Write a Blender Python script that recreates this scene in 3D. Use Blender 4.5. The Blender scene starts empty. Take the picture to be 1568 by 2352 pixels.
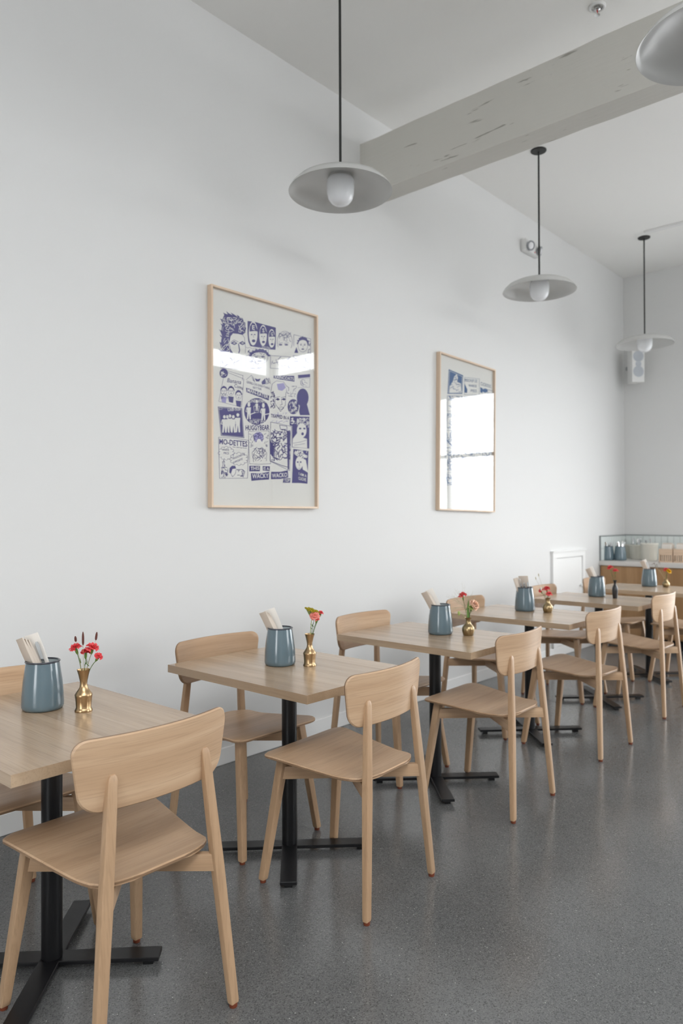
import bpy, bmesh, math, random
from mathutils import Vector, Matrix
from mathutils.geometry import tessellate_polygon

# ------------------------------------------------------------------ camera, world, light, exposure
SC = bpy.context.scene
COL = SC.collection
H, YAW, PITCH, ROLL, FPX = 1.3554, math.radians(41.678), 0.0083, -0.0034, 1679.04
_F = Vector((math.cos(YAW), math.sin(YAW), 0)); _R = Vector((math.sin(YAW), -math.cos(YAW), 0)); _U = Vector((0, 0, 1))
_F2 = _F*math.cos(PITCH) + _U*math.sin(PITCH); _U2 = _U*math.cos(PITCH) - _F*math.sin(PITCH)
_R3 = _R*math.cos(ROLL) + _U2*math.sin(ROLL); _U3 = _U2*math.cos(ROLL) - _R*math.sin(ROLL)
CAM = Vector((0, 0, H))
def ray(px, py): return _F2 + _R3*((px-784)/FPX) - _U3*((py-1176)/FPX)
def on_z(px, py, z): d = ray(px, py); return CAM + d*((z-H)/d.z)
def on_y(px, py, y): d = ray(px, py); return CAM + d*(y/d.y)
def on_x(px, py, x): d = ray(px, py); return CAM + d*(x/d.x)
def depth(p): return (Vector(p)-CAM).dot(_F2)
def at_depth(px, py, d): return CAM + ray(px, py)*d

cd = bpy.data.cameras.new('camera'); cam = bpy.data.objects.new('camera', cd); COL.objects.link(cam)
cd.sensor_fit = 'VERTICAL'; cd.sensor_height = 36; cd.sensor_width = 24; cd.lens = FPX*36/2352
cd.clip_start = 0.05
m = Matrix((_R3, _U3, -_F2)).transposed().to_4x4(); m.translation = CAM; cam.matrix_world = m
cd.dof.use_dof = True; cd.dof.focus_distance = 2.35; cd.dof.aperture_fstop = 3.2
SC.camera = cam

w = bpy.data.worlds.new('world'); SC.world = w; w.use_nodes = True
w.node_tree.nodes['Background'].inputs[0].default_value = (0.955, 0.98, 1.0, 1)
w.node_tree.nodes['Background'].inputs[1].default_value = 6.0

SC.view_settings.view_transform = 'Standard'; SC.view_settings.look = 'None'
SC.view_settings.gamma = 1.0; SC.view_settings.use_curve_mapping = False
SC.view_settings.exposure = 0.62
SC.cycles.use_denoising = True
SC.cycles.max_bounces = 10; SC.cycles.diffuse_bounces = 6; SC.cycles.glossy_bounces = 4
SC.cycles.transparent_max_bounces = 12
SC.cycles.caustics_reflective = False; SC.cycles.caustics_refractive = False
SC.cycles.sample_clamp_indirect = 8.0

# room
D, B, C = 3.1829, 8.5046, 4.1291          # left wall y, back wall x, ceiling z
XF, YR = -4.2, -2.83                        # wall behind the camera, right wall
# openings:  (a0, a1, z0, z1) in the plane of each wall
STORE = (-1.35, 1.72, 0.08, 3.05)          # back wall storefront
CLER = (-2.80, -0.9, 3.73, 4.09)            # back wall high strip
SIDE = [(-3.9, -0.9, 3.73, 4.09), (-0.8, 2.2, 3.73, 4.09), (2.3, 5.3, 3.73, 4.09), (5.4, 8.47, 3.73, 4.09), (3.7, 5.6, 0.95, 3.0)]   # right wall high strip
ADDED_SKYL = (-2.6, 1.2, -2.3, -0.5)              # unseen skylight, added to brighten tables, seats and floor from above: x0, x1, y0, y1
FRONT = [(-0.55, 1.05, 0.1, 2.6)]           # wall behind the camera
def portal(name, loc, rot, sx, sy):
    l = bpy.data.lights.new(name, 'AREA'); l.shape = 'RECTANGLE'; l.size = sx; l.size_y = sy
    l.cycles.is_portal = True
    o = bpy.data.objects.new(name, l); COL.objects.link(o); o.location = loc; o.rotation_euler = rot
hp = math.pi/2
portal('window_portal', ((ADDED_SKYL[0]+ADDED_SKYL[1])/2, (ADDED_SKYL[2]+ADDED_SKYL[3])/2, C+.2), (0, 0, 0), ADDED_SKYL[1]-ADDED_SKYL[0], ADDED_SKYL[3]-ADDED_SKYL[2])
for (a0, a1, z0, z1) in (STORE, CLER):
    portal('window_portal', (B+.11, (a0+a1)/2, (z0+z1)/2), (hp, 0, hp), a1-a0, z1-z0)
for (a0, a1, z0, z1) in SIDE:
    portal('window_portal', ((a0+a1)/2, YR-.11, (z0+z1)/2), (hp, 0, 0), a1-a0, z1-z0)
for (a0, a1, z0, z1) in FRONT:
    portal('window_portal', (XF-.11, (a0+a1)/2, (z0+z1)/2), (hp, 0, -hp), a1-a0, z1-z0)

# ------------------------------------------------------------------ materials
def new_mat(name):
    m = bpy.data.materials.new(name); m.use_nodes = True
    nt = m.node_tree; return m, nt, nt.nodes['Principled BSDF']
def plain(name, col, rough=.5, metal=0., spec=.5, coat=0., bump=0., bscale=80., sub=0.):
    m, nt, b = new_mat(name)
    b.inputs['Base Color'].default_value = (*col, 1); b.inputs['Roughness'].default_value = rough
    b.inputs['Metallic'].default_value = metal; b.inputs['Specular IOR Level'].default_value = spec
    b.inputs['Coat Weight'].default_value = coat; b.inputs['Coat Roughness'].default_value = .06
    if sub: b.inputs['Subsurface Weight'].default_value = sub; b.inputs['Subsurface Radius'].default_value = (.02, .02, .02)
    if bump:
        tc = nt.nodes.new('ShaderNodeTexCoord'); n = nt.nodes.new('ShaderNodeTexNoise'); bp = nt.nodes.new('ShaderNodeBump')
        n.inputs['Scale'].default_value = bscale; n.inputs['Detail'].default_value = 3
        bp.inputs['Strength'].default_value = bump; bp.inputs['Distance'].default_value = .002
        nt.links.new(tc.outputs['Object'], n.inputs['Vector']); nt.links.new(n.outputs['Fac'], bp.inputs['Height'])
        nt.links.new(bp.outputs['Normal'], b.inputs['Normal'])
    return m
def mixrgb(nt, fac, a, b, mode='MIX'):
    n = nt.nodes.new('ShaderNodeMix'); n.data_type = 'RGBA'; n.blend_type = mode
    for s, v in ((n.inputs[0], fac), (n.inputs[6], a), (n.inputs[7], b)):
        if hasattr(v, 'links'): nt.links.new(v, s)
        else: s.default_value = v if not isinstance(v, tuple) else (*v, 1)
    return n.outputs[2]
def ramp(nt, fac, stops):
    r = nt.nodes.new('ShaderNodeValToRGB'); e = r.color_ramp.elements
    while len(e) < len(stops): e.new(.5)
    for k, (p, c) in enumerate(stops): e[k].position = p; e[k].color = (*c, 1) if isinstance(c, tuple) else (c, c, c, 1)
    nt.links.new(fac, r.inputs['Fac']); return r.outputs['Color']
def math_n(nt, op, a, b=0.):
    n = nt.nodes.new('ShaderNodeMath'); n.operation = op
    for s, v in ((n.inputs[0], a), (n.inputs[1], b)):
        if hasattr(v, 'links'): nt.links.new(v, s)
        else: s.default_value = v
    return n.outputs[0]
def noise(nt, vec, scale, detail=2., rough=.5, dist=0.):
    n = nt.nodes.new('ShaderNodeTexNoise'); nt.links.new(vec, n.inputs['Vector'])
    n.inputs['Scale'].default_value = scale; n.inputs['Detail'].default_value = detail
    n.inputs['Roughness'].default_value = rough; n.inputs['Distortion'].default_value = dist
    return n.outputs['Fac']
def wood(name, axis, light, mid, dark, rough=.42, var=.16, ring=1.0, spec=.4, coat=0., flat=None):
    """Procedural timber with the grain running along one local axis."""
    m, nt, b = new_mat(name)
    tc = nt.nodes.new('ShaderNodeTexCoord'); oi = nt.nodes.new('ShaderNodeObjectInfo')
    sc = nt.nodes.new('ShaderNodeVectorMath'); sc.operation = 'MULTIPLY'
    s = [1., 1., 1.]; s['xyz'.index(axis)] = .028
    if flat: s['xyz'.index(flat)] = .06
    sc.inputs[1].default_value = s
    nt.links.new(tc.outputs['Object'], sc.inputs[0])
    off = nt.nodes.new('ShaderNodeVectorMath'); off.operation = 'ADD'
    comb = nt.nodes.new('ShaderNodeCombineXYZ')
    for k, f in enumerate((7.3, 11.1, 5.7)): nt.links.new(math_n(nt, 'MULTIPLY', oi.outputs['Random'], f), comb.inputs[k])
    nt.links.new(sc.outputs[0], off.inputs[0]); nt.links.new(comb.outputs[0], off.inputs[1])
    v = off.outputs[0]
    big = noise(nt, v, 9, 3, .5, .6)
    rings = math_n(nt, 'SINE', math_n(nt, 'MULTIPLY', noise(nt, v, 7, 2, .45, .3), 62*ring))
    rings = math_n(nt, 'MULTIPLY_ADD', rings, .5); rings.node.inputs[2].default_value = .5
    fine = noise(nt, v, 210, 2, .6)
    col = ramp(nt, big, [(.28, dark), (.5, mid), (.72, light)])
    col = mixrgb(nt, math_n(nt, 'MULTIPLY', rings, .22), col, dark)
    pores = ramp(nt, fine, [(.36, .0), (.5, 1.)])
    col = mixrgb(nt, pores, mixrgb(nt, .22, col, tuple(c*.6 for c in dark)), col)
    br = math_n(nt, 'MULTIPLY_ADD', oi.outputs['Random'], var*2); br.node.inputs[2].default_value = 1-var
    mul = nt.nodes.new('ShaderNodeVectorMath'); mul.operation = 'SCALE'
    nt.links.new(col, mul.inputs[0]); nt.links.new(br, mul.inputs['Scale'])
    nt.links.new(mul.outputs[0], b.inputs['Base Color'])
    b.inputs['Roughness'].default_value = rough; b.inputs['Specular IOR Level'].default_value = spec
    b.inputs['Coat Weight'].default_value = coat; b.inputs['Coat Roughness'].default_value = .18
    bp = nt.nodes.new('ShaderNodeBump'); bp.inputs['Strength'].default_value = .12; bp.inputs['Distance'].default_value = .0008
    nt.links.new(fine, bp.inputs['Height']); nt.links.new(bp.outputs['Normal'], b.inputs['Normal'])
    return m
OAK = ((.575, .402, .262), (.50, .335, .208), (.385, .242, .14))
M = {}
M['oak_x'] = wood('oak grain x', 'x', *OAK, var=.10)
M['oak_back'] = wood('oak backrest', 'x', *OAK, var=.10, flat='y')
M['oak_z'] = wood('oak grain z', 'z', *[tuple(c*f for c, f in zip(k, (.90, .88, .85))) for k in OAK], var=.12)
M['oak_top'] = wood('oak top', 'y', (.535, .40, .275), (.465, .335, .22), (.365, .25, .155), rough=.27, var=.06, spec=.5, coat=.25)
M['ply'] = wood('ply edge', 'x', (.36, .23, .14), (.27, .165, .095), (.17, .10, .055), var=.05)
M['oak_cab'] = wood('oak cabinet', 'z', (.42, .25, .125), (.37, .21, .098), (.30, .165, .07), var=.05)
M['maple'] = wood('maple frame', 'z', (.76, .61, .47), (.71, .55, .41), (.64, .48, .35), var=.06, ring=.5)
M['boxwood'] = wood('pale box wood', 'y', (.72, .56, .42), (.68, .51, .37), (.6, .44, .31), var=.06, ring=.5)
M['wall'] = plain('wall paint', (.69, .69, .683), .55, spec=.3, bump=.05, bscale=300)
M['ceiling'] = plain('ceiling paint', (.90, .893, .872), .7, spec=.2)
M['white'] = plain('white gloss trim', (.82, .82, .81), .4)
M['black'] = plain('black powder coat', (.006, .006, .007), .36, spec=.35)
M['rod'] = plain('black rod', (.012, .013, .012), .5)
M['shade'] = plain('grey spun metal', (.56, .56, .545), .26, spec=.5)
M['opal'] = plain('opal glass', (.82, .83, .85), .22, sub=.25)
M['enamel'] = plain('blue grey enamel', (.108, .158, .186), .17, spec=.5, coat=.3)
M['enamel_in'] = plain('pale enamel inside', (.5, .56, .58), .25)
M['rim'] = plain('dark enamel rim', (.045, .05, .065), .22)
M['brass'] = plain('brushed brass', (.44, .30, .165), .3, metal=1.)
M['brass2'] = plain('old brass', (.37, .275, .15), .3, metal=1.)
M['blackvase'] = plain('black ceramic', (.018, .018, .02), .3)
M['steel'] = plain('polished steel', (.75, .76, .77), .12, metal=1.)
M['napkin'] = plain('beige paper napkin', (.62, .54, .465), .9, spec=.1, bump=.08, bscale=400)
M['napkin2'] = plain('pale paper napkin', (.74, .70, .65), .9, spec=.1, bump=.08, bscale=400)
M['glide'] = plain('brown felt glide', (.16, .035, .012), .6)
M['petal'] = plain('coral red petal', (.74, .085, .095), .6, spec=.2, sub=.15)
M['petal_pink'] = plain('salmon petal', (.78, .27, .22), .6, spec=.2, sub=.15)
M['petal_peach'] = plain('peach petal', (.82, .53, .38), .6, spec=.2, sub=.15)
M['yellow'] = plain('yellow petal', (.80, .48, .02), .6, spec=.2)
M['yarrow'] = plain('yellow green yarrow', (.38, .31, .025), .8, spec=.1)
M['green'] = plain('stem green', (.075, .15, .03), .5)
M['calyx'] = plain('calyx green', (.12, .23, .045), .5)
M['palegreen'] = plain('pale green bud', (.34, .42, .12), .6)
M['spike'] = plain('brown seed spike', (.14, .055, .045), .9, spec=.1, bump=.8, bscale=900)
M['straw'] = plain('straw', (.45, .38, .22), .8)
M['drygrass'] = plain('pale grass', (.42, .38, .27), .8)
M['cream'] = plain('cream ceramic', (.66, .64, .57), .35)
M['stone'] = plain('pale worktop', (.60, .575, .545), .35, bump=.05)
M['tile'] = plain('pale green tile', (.65, .695, .68), .16, spec=.6)
M['grout'] = plain('grout', (.36, .38, .37), .8)
M['metal_trim'] = plain('grey metal trim', (.26, .28, .28), .4, metal=.6)
M['plastic'] = plain('white plastic', (.74, .74, .73), .4)
M['greyplastic'] = plain('grey plastic', (.30, .31, .33), .4)
M['grille'] = plain('pale speaker grille', (.50, .53, .57), .7, bump=.6, bscale=900)
M['lens'] = plain('lamp lens', (.8, .8, .82), .08)
M['red'] = plain('red led', (.8, .03, .03), .4)
M['darkframe'] = plain('window aluminium', (.55, .56, .57), .4, metal=.3)
M['asphalt'] = plain('pale pavement', (.42, .42, .42), .9)
M['chrome'] = plain('chrome', (.7, .7, .7), .15, metal=1.)
M['copper'] = plain('sprinkler bulb', (.55, .02, .02), .3)

def beam_mat():
    m, nt, b = new_mat('painted rough timber')
    tc = nt.nodes.new('ShaderNodeTexCoord'); sc = nt.nodes.new('ShaderNodeVectorMath'); sc.operation = 'MULTIPLY'
    sc.inputs[1].default_value = (1, .13, 1); nt.links.new(tc.outputs['Object'], sc.inputs[0])
    n = noise(nt, sc.outputs[0], 30, 3, .55, .3)
    crack = ramp(nt, n, [(.29, 1.), (.325, 0.)])
    col = mixrgb(nt, crack, (.60, .585, .54), (.33, .315, .28))
    nt.links.new(col, b.inputs['Base Color']); b.inputs['Roughness'].default_value = .6
    bp = nt.nodes.new('ShaderNodeBump'); bp.inputs['Strength'].default_value = .35; bp.inputs['Distance'].default_value = .006
    n2 = noise(nt, sc.outputs[0], 40, 5, .6)
    nt.links.new(math_n(nt, 'SUBTRACT', n2, crack), bp.inputs['Height'])
    nt.links.new(bp.outputs['Normal'], b.inputs['Normal']); return m
M['beam'] = beam_mat()
def floor_mat():
    m, nt, b = new_mat('polished concrete')
    tc = nt.nodes.new('ShaderNodeTexCoord'); v = tc.outputs['Object']
    big = noise(nt, v, 1.3, 4, .6)
    base = ramp(nt, big, [(.3, (.105, .106, .106)), (.7, (.142, .143, .143))])
    gv = nt.nodes.new('ShaderNodeTexVoronoi'); gv.inputs['Scale'].default_value = 330; nt.links.new(v, gv.inputs['Vector'])
    gs = nt.nodes.new('ShaderNodeSeparateColor'); nt.links.new(gv.outputs['Color'], gs.inputs[0])
    sp = math_n(nt, 'MULTIPLY_ADD', noise(nt, v, 110, 3, .7), .35); nt.links.new(math_n(nt, 'MULTIPLY', gs.outputs[0], .65), sp.node.inputs[2])
    base = mixrgb(nt, ramp(nt, sp, [(.20, 1.), (.34, 0.)]), base, (.07, .07, .07))
    base = mixrgb(nt, ramp(nt, sp, [(.62, 0.), (.80, 1.)]), base, (.178, .178, .175))
    vo = nt.nodes.new('ShaderNodeTexVoronoi'); vo.inputs['Scale'].default_value = 120; nt.links.new(v, vo.inputs['Vector'])
    pick = nt.nodes.new('ShaderNodeSeparateColor'); nt.links.new(vo.outputs['Color'], pick.inputs[0])
    chip = math_n(nt, 'MULTIPLY', math_n(nt, 'LESS_THAN', vo.outputs['Distance'], .22), math_n(nt, 'GREATER_THAN', pick.outputs[0], .972))
    base = mixrgb(nt, chip, base, (.40, .395, .375))
    nt.links.new(base, b.inputs['Base Color'])
    rg = ramp(nt, noise(nt, v, 3.5, 3, .6), [(.3, .15), (.7, .23)])
    nt.links.new(rg, b.inputs['Roughness']); b.inputs['Specular IOR Level'].default_value = .5
    return m
M['floor'] = floor_mat()
def glass_mat(name, tint=(1, 1, 1)):
    m = bpy.data.materials.new(name); m.use_nodes = True; nt = m.node_tree; nt.nodes.clear()
    o = nt.nodes.new('ShaderNodeOutputMaterial'); mx = nt.nodes.new('ShaderNodeMixShader'); lw = nt.nodes.new('ShaderNodeLayerWeight'); lw.inputs['Blend'].default_value = .5
    t = nt.nodes.new('ShaderNodeBsdfTransparent'); g = nt.nodes.new('ShaderNodeBsdfGlossy')
    sch = math_n(nt, 'MULTIPLY_ADD', math_n(nt, 'POWER', lw.outputs['Facing'], 4.), .91); sch.node.inputs[2].default_value = .085; t.inputs[0].default_value = (*tint, 1); g.inputs['Roughness'].default_value = 0.0
    nt.links.new(sch, mx.inputs[0]); nt.links.new(t.outputs[0], mx.inputs[1]); nt.links.new(g.outputs[0], mx.inputs[2])
    nt.links.new(mx.outputs[0], o.inputs[0]); return m
M['glass'] = glass_mat('clear glass')
m_, nt_, b_ = new_mat('clear body'); nt_.nodes.clear()
o_ = nt_.nodes.new('ShaderNodeOutputMaterial'); t_ = nt_.nodes.new('ShaderNodeBsdfTransparent'); nt_.links.new(t_.outputs[0], o_.inputs[0]); M['clear'] = m_
M['paper'] = plain('print paper', (.74, .735, .70), .9, spec=.1)
M['ink'] = plain('violet ink', (.082, .076, .22), .9, spec=.1)
M['ink2'] = plain('blue ink', (.07, .14, .29), .9, spec=.1)
M['ink_pale'] = plain('pale violet ink', (.36, .34, .58), .9, spec=.1)

# ------------------------------------------------------------------ mesh helpers
def finish(name, bm, mats, parent=None, smooth=40, loc=None, rot=None):
    bmesh.ops.recalc_face_normals(bm, faces=bm.faces)
    me = bpy.data.meshes.new(name); bm.to_mesh(me); bm.free()
    for mt in (mats if isinstance(mats, (list, tuple)) else [mats]): me.materials.append(M[mt])
    if smooth:
        me.shade_smooth(); me.set_sharp_from_angle(angle=math.radians(smooth))
    return link(name, me, parent, loc, rot)
def link(name, me, parent=None, loc=None, rot=None):
    o = bpy.data.objects.new(name, me); COL.objects.link(o)
    if parent: o.parent = parent
    if loc: o.location = loc
    if rot: o.rotation_euler = rot
    return o
def tag(o, label=None, cat=None, group=None, kind=None):
    for k, v in (('label', label), ('category', cat), ('group', group), ('kind', kind)):
        if v: o[k] = v
    return o
def empty(name, loc, rz=0, label=None, cat=None, group=None):
    o = bpy.data.objects.new(name, None); COL.objects.link(o); o.location = loc; o.rotation_euler = (0, 0, rz)
    o.empty_display_size = .05
    return tag(o, label, cat, group)
def box(bm, x0, x1, y0, y1, z0, z1, mi=0, mat=None):
    vs = [bm.verts.new((x, y, z)) for z in (z0, z1) for y in (y0, y1) for x in (x0, x1)]
    if mat:
        for v in vs: v.co = mat @ v.co
    for f in ((0, 2, 3, 1), (4, 5, 7, 6), (0, 1, 5, 4), (2, 6, 7, 3), (0, 4, 6, 2), (1, 3, 7, 5)):
        bm.faces.new([vs[i] for i in f]).material_index = mi
    return vs
def bevel(bm, w, seg=2):
    bmesh.ops.bevel(bm, geom=list(bm.edges), offset=w, segments=seg, affect='EDGES', profile=.6)
def BM(): return bmesh.new()
def lathe(bm, prof, n=40, mi=0, close=False, org=(0, 0, 0)):
    rings = []
    for (r, z) in prof:
        if r < 1e-6: rings.append([bm.verts.new((org[0], org[1], org[2]+z))])
        else: rings.append([bm.verts.new((org[0]+r*math.cos(2*math.pi*k/n), org[1]+r*math.sin(2*math.pi*k/n), org[2]+z)) for k in range(n)])
    pairs = list(zip(rings, rings[1:])) + ([(rings[-1], rings[0])] if close else [])
    for a, b in pairs:
        for k in range(n):
            k2 = (k+1) % n
            if len(a) == 1 and len(b) == 1: continue
            if len(a) == 1: f = [a[0], b[k], b[k2]]
            elif len(b) == 1: f = [a[k], b[0], a[k2]]
            else: f = [a[k], b[k], b[k2], a[k2]]
            bm.faces.new(f).material_index = mi
def tube(bm, pts, rad, n=6, mi=0, caps=True):
    pts = [Vector(p) for p in pts]; rings = []
    rad = rad if isinstance(rad, (list, tuple)) else [rad]*len(pts)
    for k, p in enumerate(pts):
        t = (pts[min(k+1, len(pts)-1)]-pts[max(k-1, 0)]).normalized()
        a = t.cross(Vector((0, 0, 1)));
        if a.length < .05: a = t.cross(Vector((1, 0, 0)))
        a.normalize(); b = t.cross(a)
        rings.append([bm.verts.new(p + (a*math.cos(2*math.pi*j/n) + b*math.sin(2*math.pi*j/n))*rad[k]) for j in range(n)])
    for r0, r1 in zip(rings, rings[1:]):
        for j in range(n): bm.faces.new([r0[j], r0[(j+1) % n], r1[(j+1) % n], r1[j]]).material_index = mi
    if caps:
        for r in (rings[0], rings[-1]): bm.faces.new(r).material_index = mi
def rrect(hx, hy, r, seg=3):
    out = []
    for cx, cy, a0 in ((hx-r, hy-r, 0), (-hx+r, hy-r, 90), (-hx+r, -hy+r, 180), (hx-r, -hy+r, 270)):
        for k in range(seg+1):
            a = math.radians(a0+90*k/seg); out.append((cx+r*math.cos(a), cy+r*math.sin(a)))
    return out
def loft(bm, secs, mi=0):
    """secs: list of (centre, hx, hy, r): horizontal rounded-rectangle sections."""
    rings = []
    for c, hx, hy, r in secs:
        rings.append([bm.verts.new((c[0]+x, c[1]+y, c[2])) for x, y in rrect(hx, hy, r)])
    n = len(rings[0])
    for a, b in zip(rings, rings[1:]):
        for k in range(n): bm.faces.new([a[k], a[(k+1) % n], b[(k+1) % n], b[k]]).material_index = mi
    bm.faces.new(rings[0]); bm.faces.new(rings[-1])
def bez(a, b, c, n=8):
    a, b, c = Vector(a), Vector(b), Vector(c)
    return [a*(1-t)**2 + b*2*t*(1-t) + c*t*t for t in [k/n for k in range(n+1)]]
def wall_boxes(bm, axis, p0, p1, a0, a1, z0, z1, holes):
    """a wall slab between p0 and p1 on one axis with rectangular openings"""
    us = sorted({a0, a1} | {h[0] for h in holes} | {h[1] for h in holes}); zs = sorted({z0, z1} | {h[2] for h in holes} | {h[3] for h in holes})
    for u0, u1 in zip(us, us[1:]):
        run = None
        for q0, q1 in zip(zs, zs[1:]):
            um, zm = (u0+u1)/2, (q0+q1)/2
            if any(h[0] < um < h[1] and h[2] < zm < h[3] for h in holes): continue
            if axis == 'x': box(bm, p0, p1, u0, u1, q0, q1)
            else: box(bm, u0, u1, p0, p1, q0, q1)

# ------------------------------------------------------------------ the room
def struct(name, bm, mt, parent=None, smooth=0):
    o = finish(name, bm, mt, parent, smooth)
    if not parent: o['kind'] = 'structure'
    return o
T = .1
bm = BM(); box(bm, XF-T, B+T, YR-T, D+T, -.12, 0); floor = struct('floor', bm, 'floor')
bm = BM()
for a in ((XF-T, ADDED_SKYL[0], YR-T, D+T), (ADDED_SKYL[1], B+T, YR-T, D+T), (ADDED_SKYL[0], ADDED_SKYL[1], YR-T, ADDED_SKYL[2]), (ADDED_SKYL[0], ADDED_SKYL[1], ADDED_SKYL[3], D+T)): box(bm, *a, C, C+.15)
struct('ceiling', bm, 'ceiling')
bm = BM(); box(bm, XF-T, B+T, D, D+T, 0, C); wall_left = struct('wall_left', bm, 'wall')
bm = BM(); wall_boxes(bm, 'x', B, B+T, YR, D, 0, C, [STORE, CLER]); wall_back = struct('wall_back', bm, 'wall')
bm = BM(); wall_boxes(bm, 'y', YR-T, YR, XF-T, B+T, 0, C, SIDE); struct('wall_right', bm, 'wall')
bm = BM(); wall_boxes(bm, 'x', XF-T, XF, YR, D, 0, C, FRONT); struct('wall_front', bm, 'wall')
bm = BM(); box(bm, -30, 45, -40, 30, -.3, -.13); struct('ground', bm, 'asphalt')
bm = BM(); box(bm, XF, 7.77, D-.013, D, 0, .092); bevel(bm, .003, 1); struct('baseboard_left', bm, 'white')
# timber beam across the room
bm = BM()
ny = 40; random.seed(3); rows = []
for k in range(ny+1):
    y = D - (D-YR)*k/ny
    j = lambda s: random.uniform(-s, s)
    rows.append([bm.verts.new(v) for v in ((3.778+j(.0015), y, 3.528+j(.0015)), (3.95+j(.0015), y, 3.528+j(.0015)), (3.95+j(.002), y, 3.888+j(.002)), (3.778+j(.002), y, 3.888+j(.0025)))])
for a, b in zip(rows, rows[1:]):
    for q in range(4): bm.faces.new([a[q], a[(q+1) % 4], b[(q+1) % 4], b[q]])
bm.faces.new(rows[0]); bm.faces.new(rows[-1])
beam = struct('trim_1', bm, 'beam')
# windows: frames and panes
def window(n, axis, p, hole, cols, zbars, fw=.06):
    a0, a1, z0, z1 = hole
    P = (lambda bm, u0, u1, d0, d1, q0, q1: box(bm, p+d0, p+d1, u0, u1, q0, q1)) if axis == 'x' else (lambda bm, u0, u1, d0, d1, q0, q1: box(bm, u0, u1, p+d0, p+d1, q0, q1))
    bm = BM(); P(bm, a0, a1, 0, .06, z0, z0+fw); P(bm, a0, a1, 0, .06, z1-fw, z1); P(bm, a0, a0+fw, 0, .06, z0+fw, z1-fw); P(bm, a1-fw, a1, 0, .06, z0+fw, z1-fw)
    o = struct('window_%d' % n, bm, 'darkframe')
    us = [a0+fw/2 + (a1-a0-fw)*k/cols for k in range(cols+1)]
    zs = [z0+fw/2] + list(zbars) + [z1-fw/2]
    for u in us[1:-1]:
        bm = BM(); P(bm, u-fw/2, u+fw/2, .002, .058, z0+fw, z1-fw); finish('mullion', bm, 'darkframe', o, 0)
    for u0, u1 in zip(us, us[1:]):
        for z in zbars:
            bm = BM(); P(bm, u0+fw/2, u1-fw/2, .004, .056, z-fw/2, z+fw/2); finish('transom', bm, 'darkframe', o, 0)
        for q0, q1 in zip(zs, zs[1:]):
            bm = BM(); P(bm, u0+fw/2, u1-fw/2, .028, .034, q0+fw/2, q1-fw/2)
            finish('pane', bm, 'clear', o, 0)
window(1, 'x', B+.02, STORE, 3, [2.2], .045)
window(2, 'x', B+.02, CLER, 2, [], .04)
for k, h in enumerate(SIDE): window(3+k, 'y', YR-.08, h, 2, [] if h[2] > 2 else [2.2], .04)
sx0, sx1, sy0, sy1 = ADDED_SKYL
bm = BM()
for a in ((sx0, sx1, sy0, sy0+.05), (sx0, sx1, sy1-.05, sy1), (sx0, sx0+.05, sy0+.05, sy1-.05), (sx1-.05, sx1, sy0+.05, sy1-.05)): box(bm, *a, C+.08, C+.15)
o = struct('window_9', bm, 'darkframe')  # frame of the unseen skylight added for more top light
for k in range(3):
    u0 = sx0+.05+(sx1-sx0-.1)*k/3; bm = BM(); box(bm, u0+.01, u0+(sx1-sx0-.1)/3-.01, sy0+.05, sy1-.05, C+.11, C+.116); finish('pane', bm, 'clear', o, 0)
window(8, 'x', XF-.08, FRONT[0], 1, [2.2])

# ------------------------------------------------------------------ counter, tiles
CX, CY1 = 7.757, 1.78
bm = BM(); box(bm, CX+.03, B-.004, CY1+.01, D-.004, .1, .8365)
cab = finish('body', bm, 'oak_cab', None, 0)
counter = empty('counter_cabinet', (0, 0, 0), 0, 'oak fronted service counter cabinet along the back wall', 'cabinet'); cab.parent = counter
for k in range(3):
    y1 = D-.012-(D-CY1-.03)*k/3; y0 = y1-(D-CY1-.03)/3+.006
    bm = BM(); box(bm, CX+.012, CX+.03, y0, y1, .115, .83); bevel(bm, .0015, 1); finish('door_panel', bm, 'oak_cab', counter, 0)
bm = BM(); box(bm, CX+.09, B-.004, CY1+.03, D-.004, 0, .1); finish('toe_kick', bm, 'black', counter, 0)
bm = BM(); box(bm, CX, B, CY1, D, .837, .884); bevel(bm, .003, 1); tag(finish('worktop', bm, 'stone', None, 0), 'pale grey stone worktop on the oak counter', 'worktop')
tz0, tz1, tw_ = .884, 1.146, .0665
tile_me = None
n = 0; y = D-.012
bm = BM(); box(bm, B-.006, B, CY1, D, tz0, tz1); finish('grout_bed', bm, 'grout', wall_back, 0)
bm = BM(); box(bm, CX+.02, B-.006, D-.006, D, tz0, tz1); finish('grout_bed', bm, 'grout', wall_left, 0)
bm = BM(); box(bm, 0, .008, -tw_/2+.0018, tw_/2-.0018, 0, (tz1-tz0)/2-.003); bevel(bm, .0018, 1)
tmp = finish('tile', bm, 'tile', wall_back, 0); tile_me = tmp.data; first = True
for row in (0, 1):
    z = tz0+.0015+row*(tz1-tz0)/2
    for k in range(21):
        o = tmp if first else link('tile', tile_me, wall_back); first = False
        o.location = (B-.012, D-.012-tw_*(k+.5), z)
    for k in range(11):
        o = link('tile', tile_me, wall_left); o.rotation_euler = (0, 0, hp); o.location = (CX+.028+tw_*(k+.5), D-.012, z)
bm = BM(); box(bm, B-.016, B, CY1, D-.016, tz1, tz1+.008); box(bm, CX+.016, B, D-.016, D, tz1, tz1+.008); box(bm, CX+.012, CX+.02, D-.016, D, tz0, tz1+.008)
struct('trim_2', bm, 'metal_trim')

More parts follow.
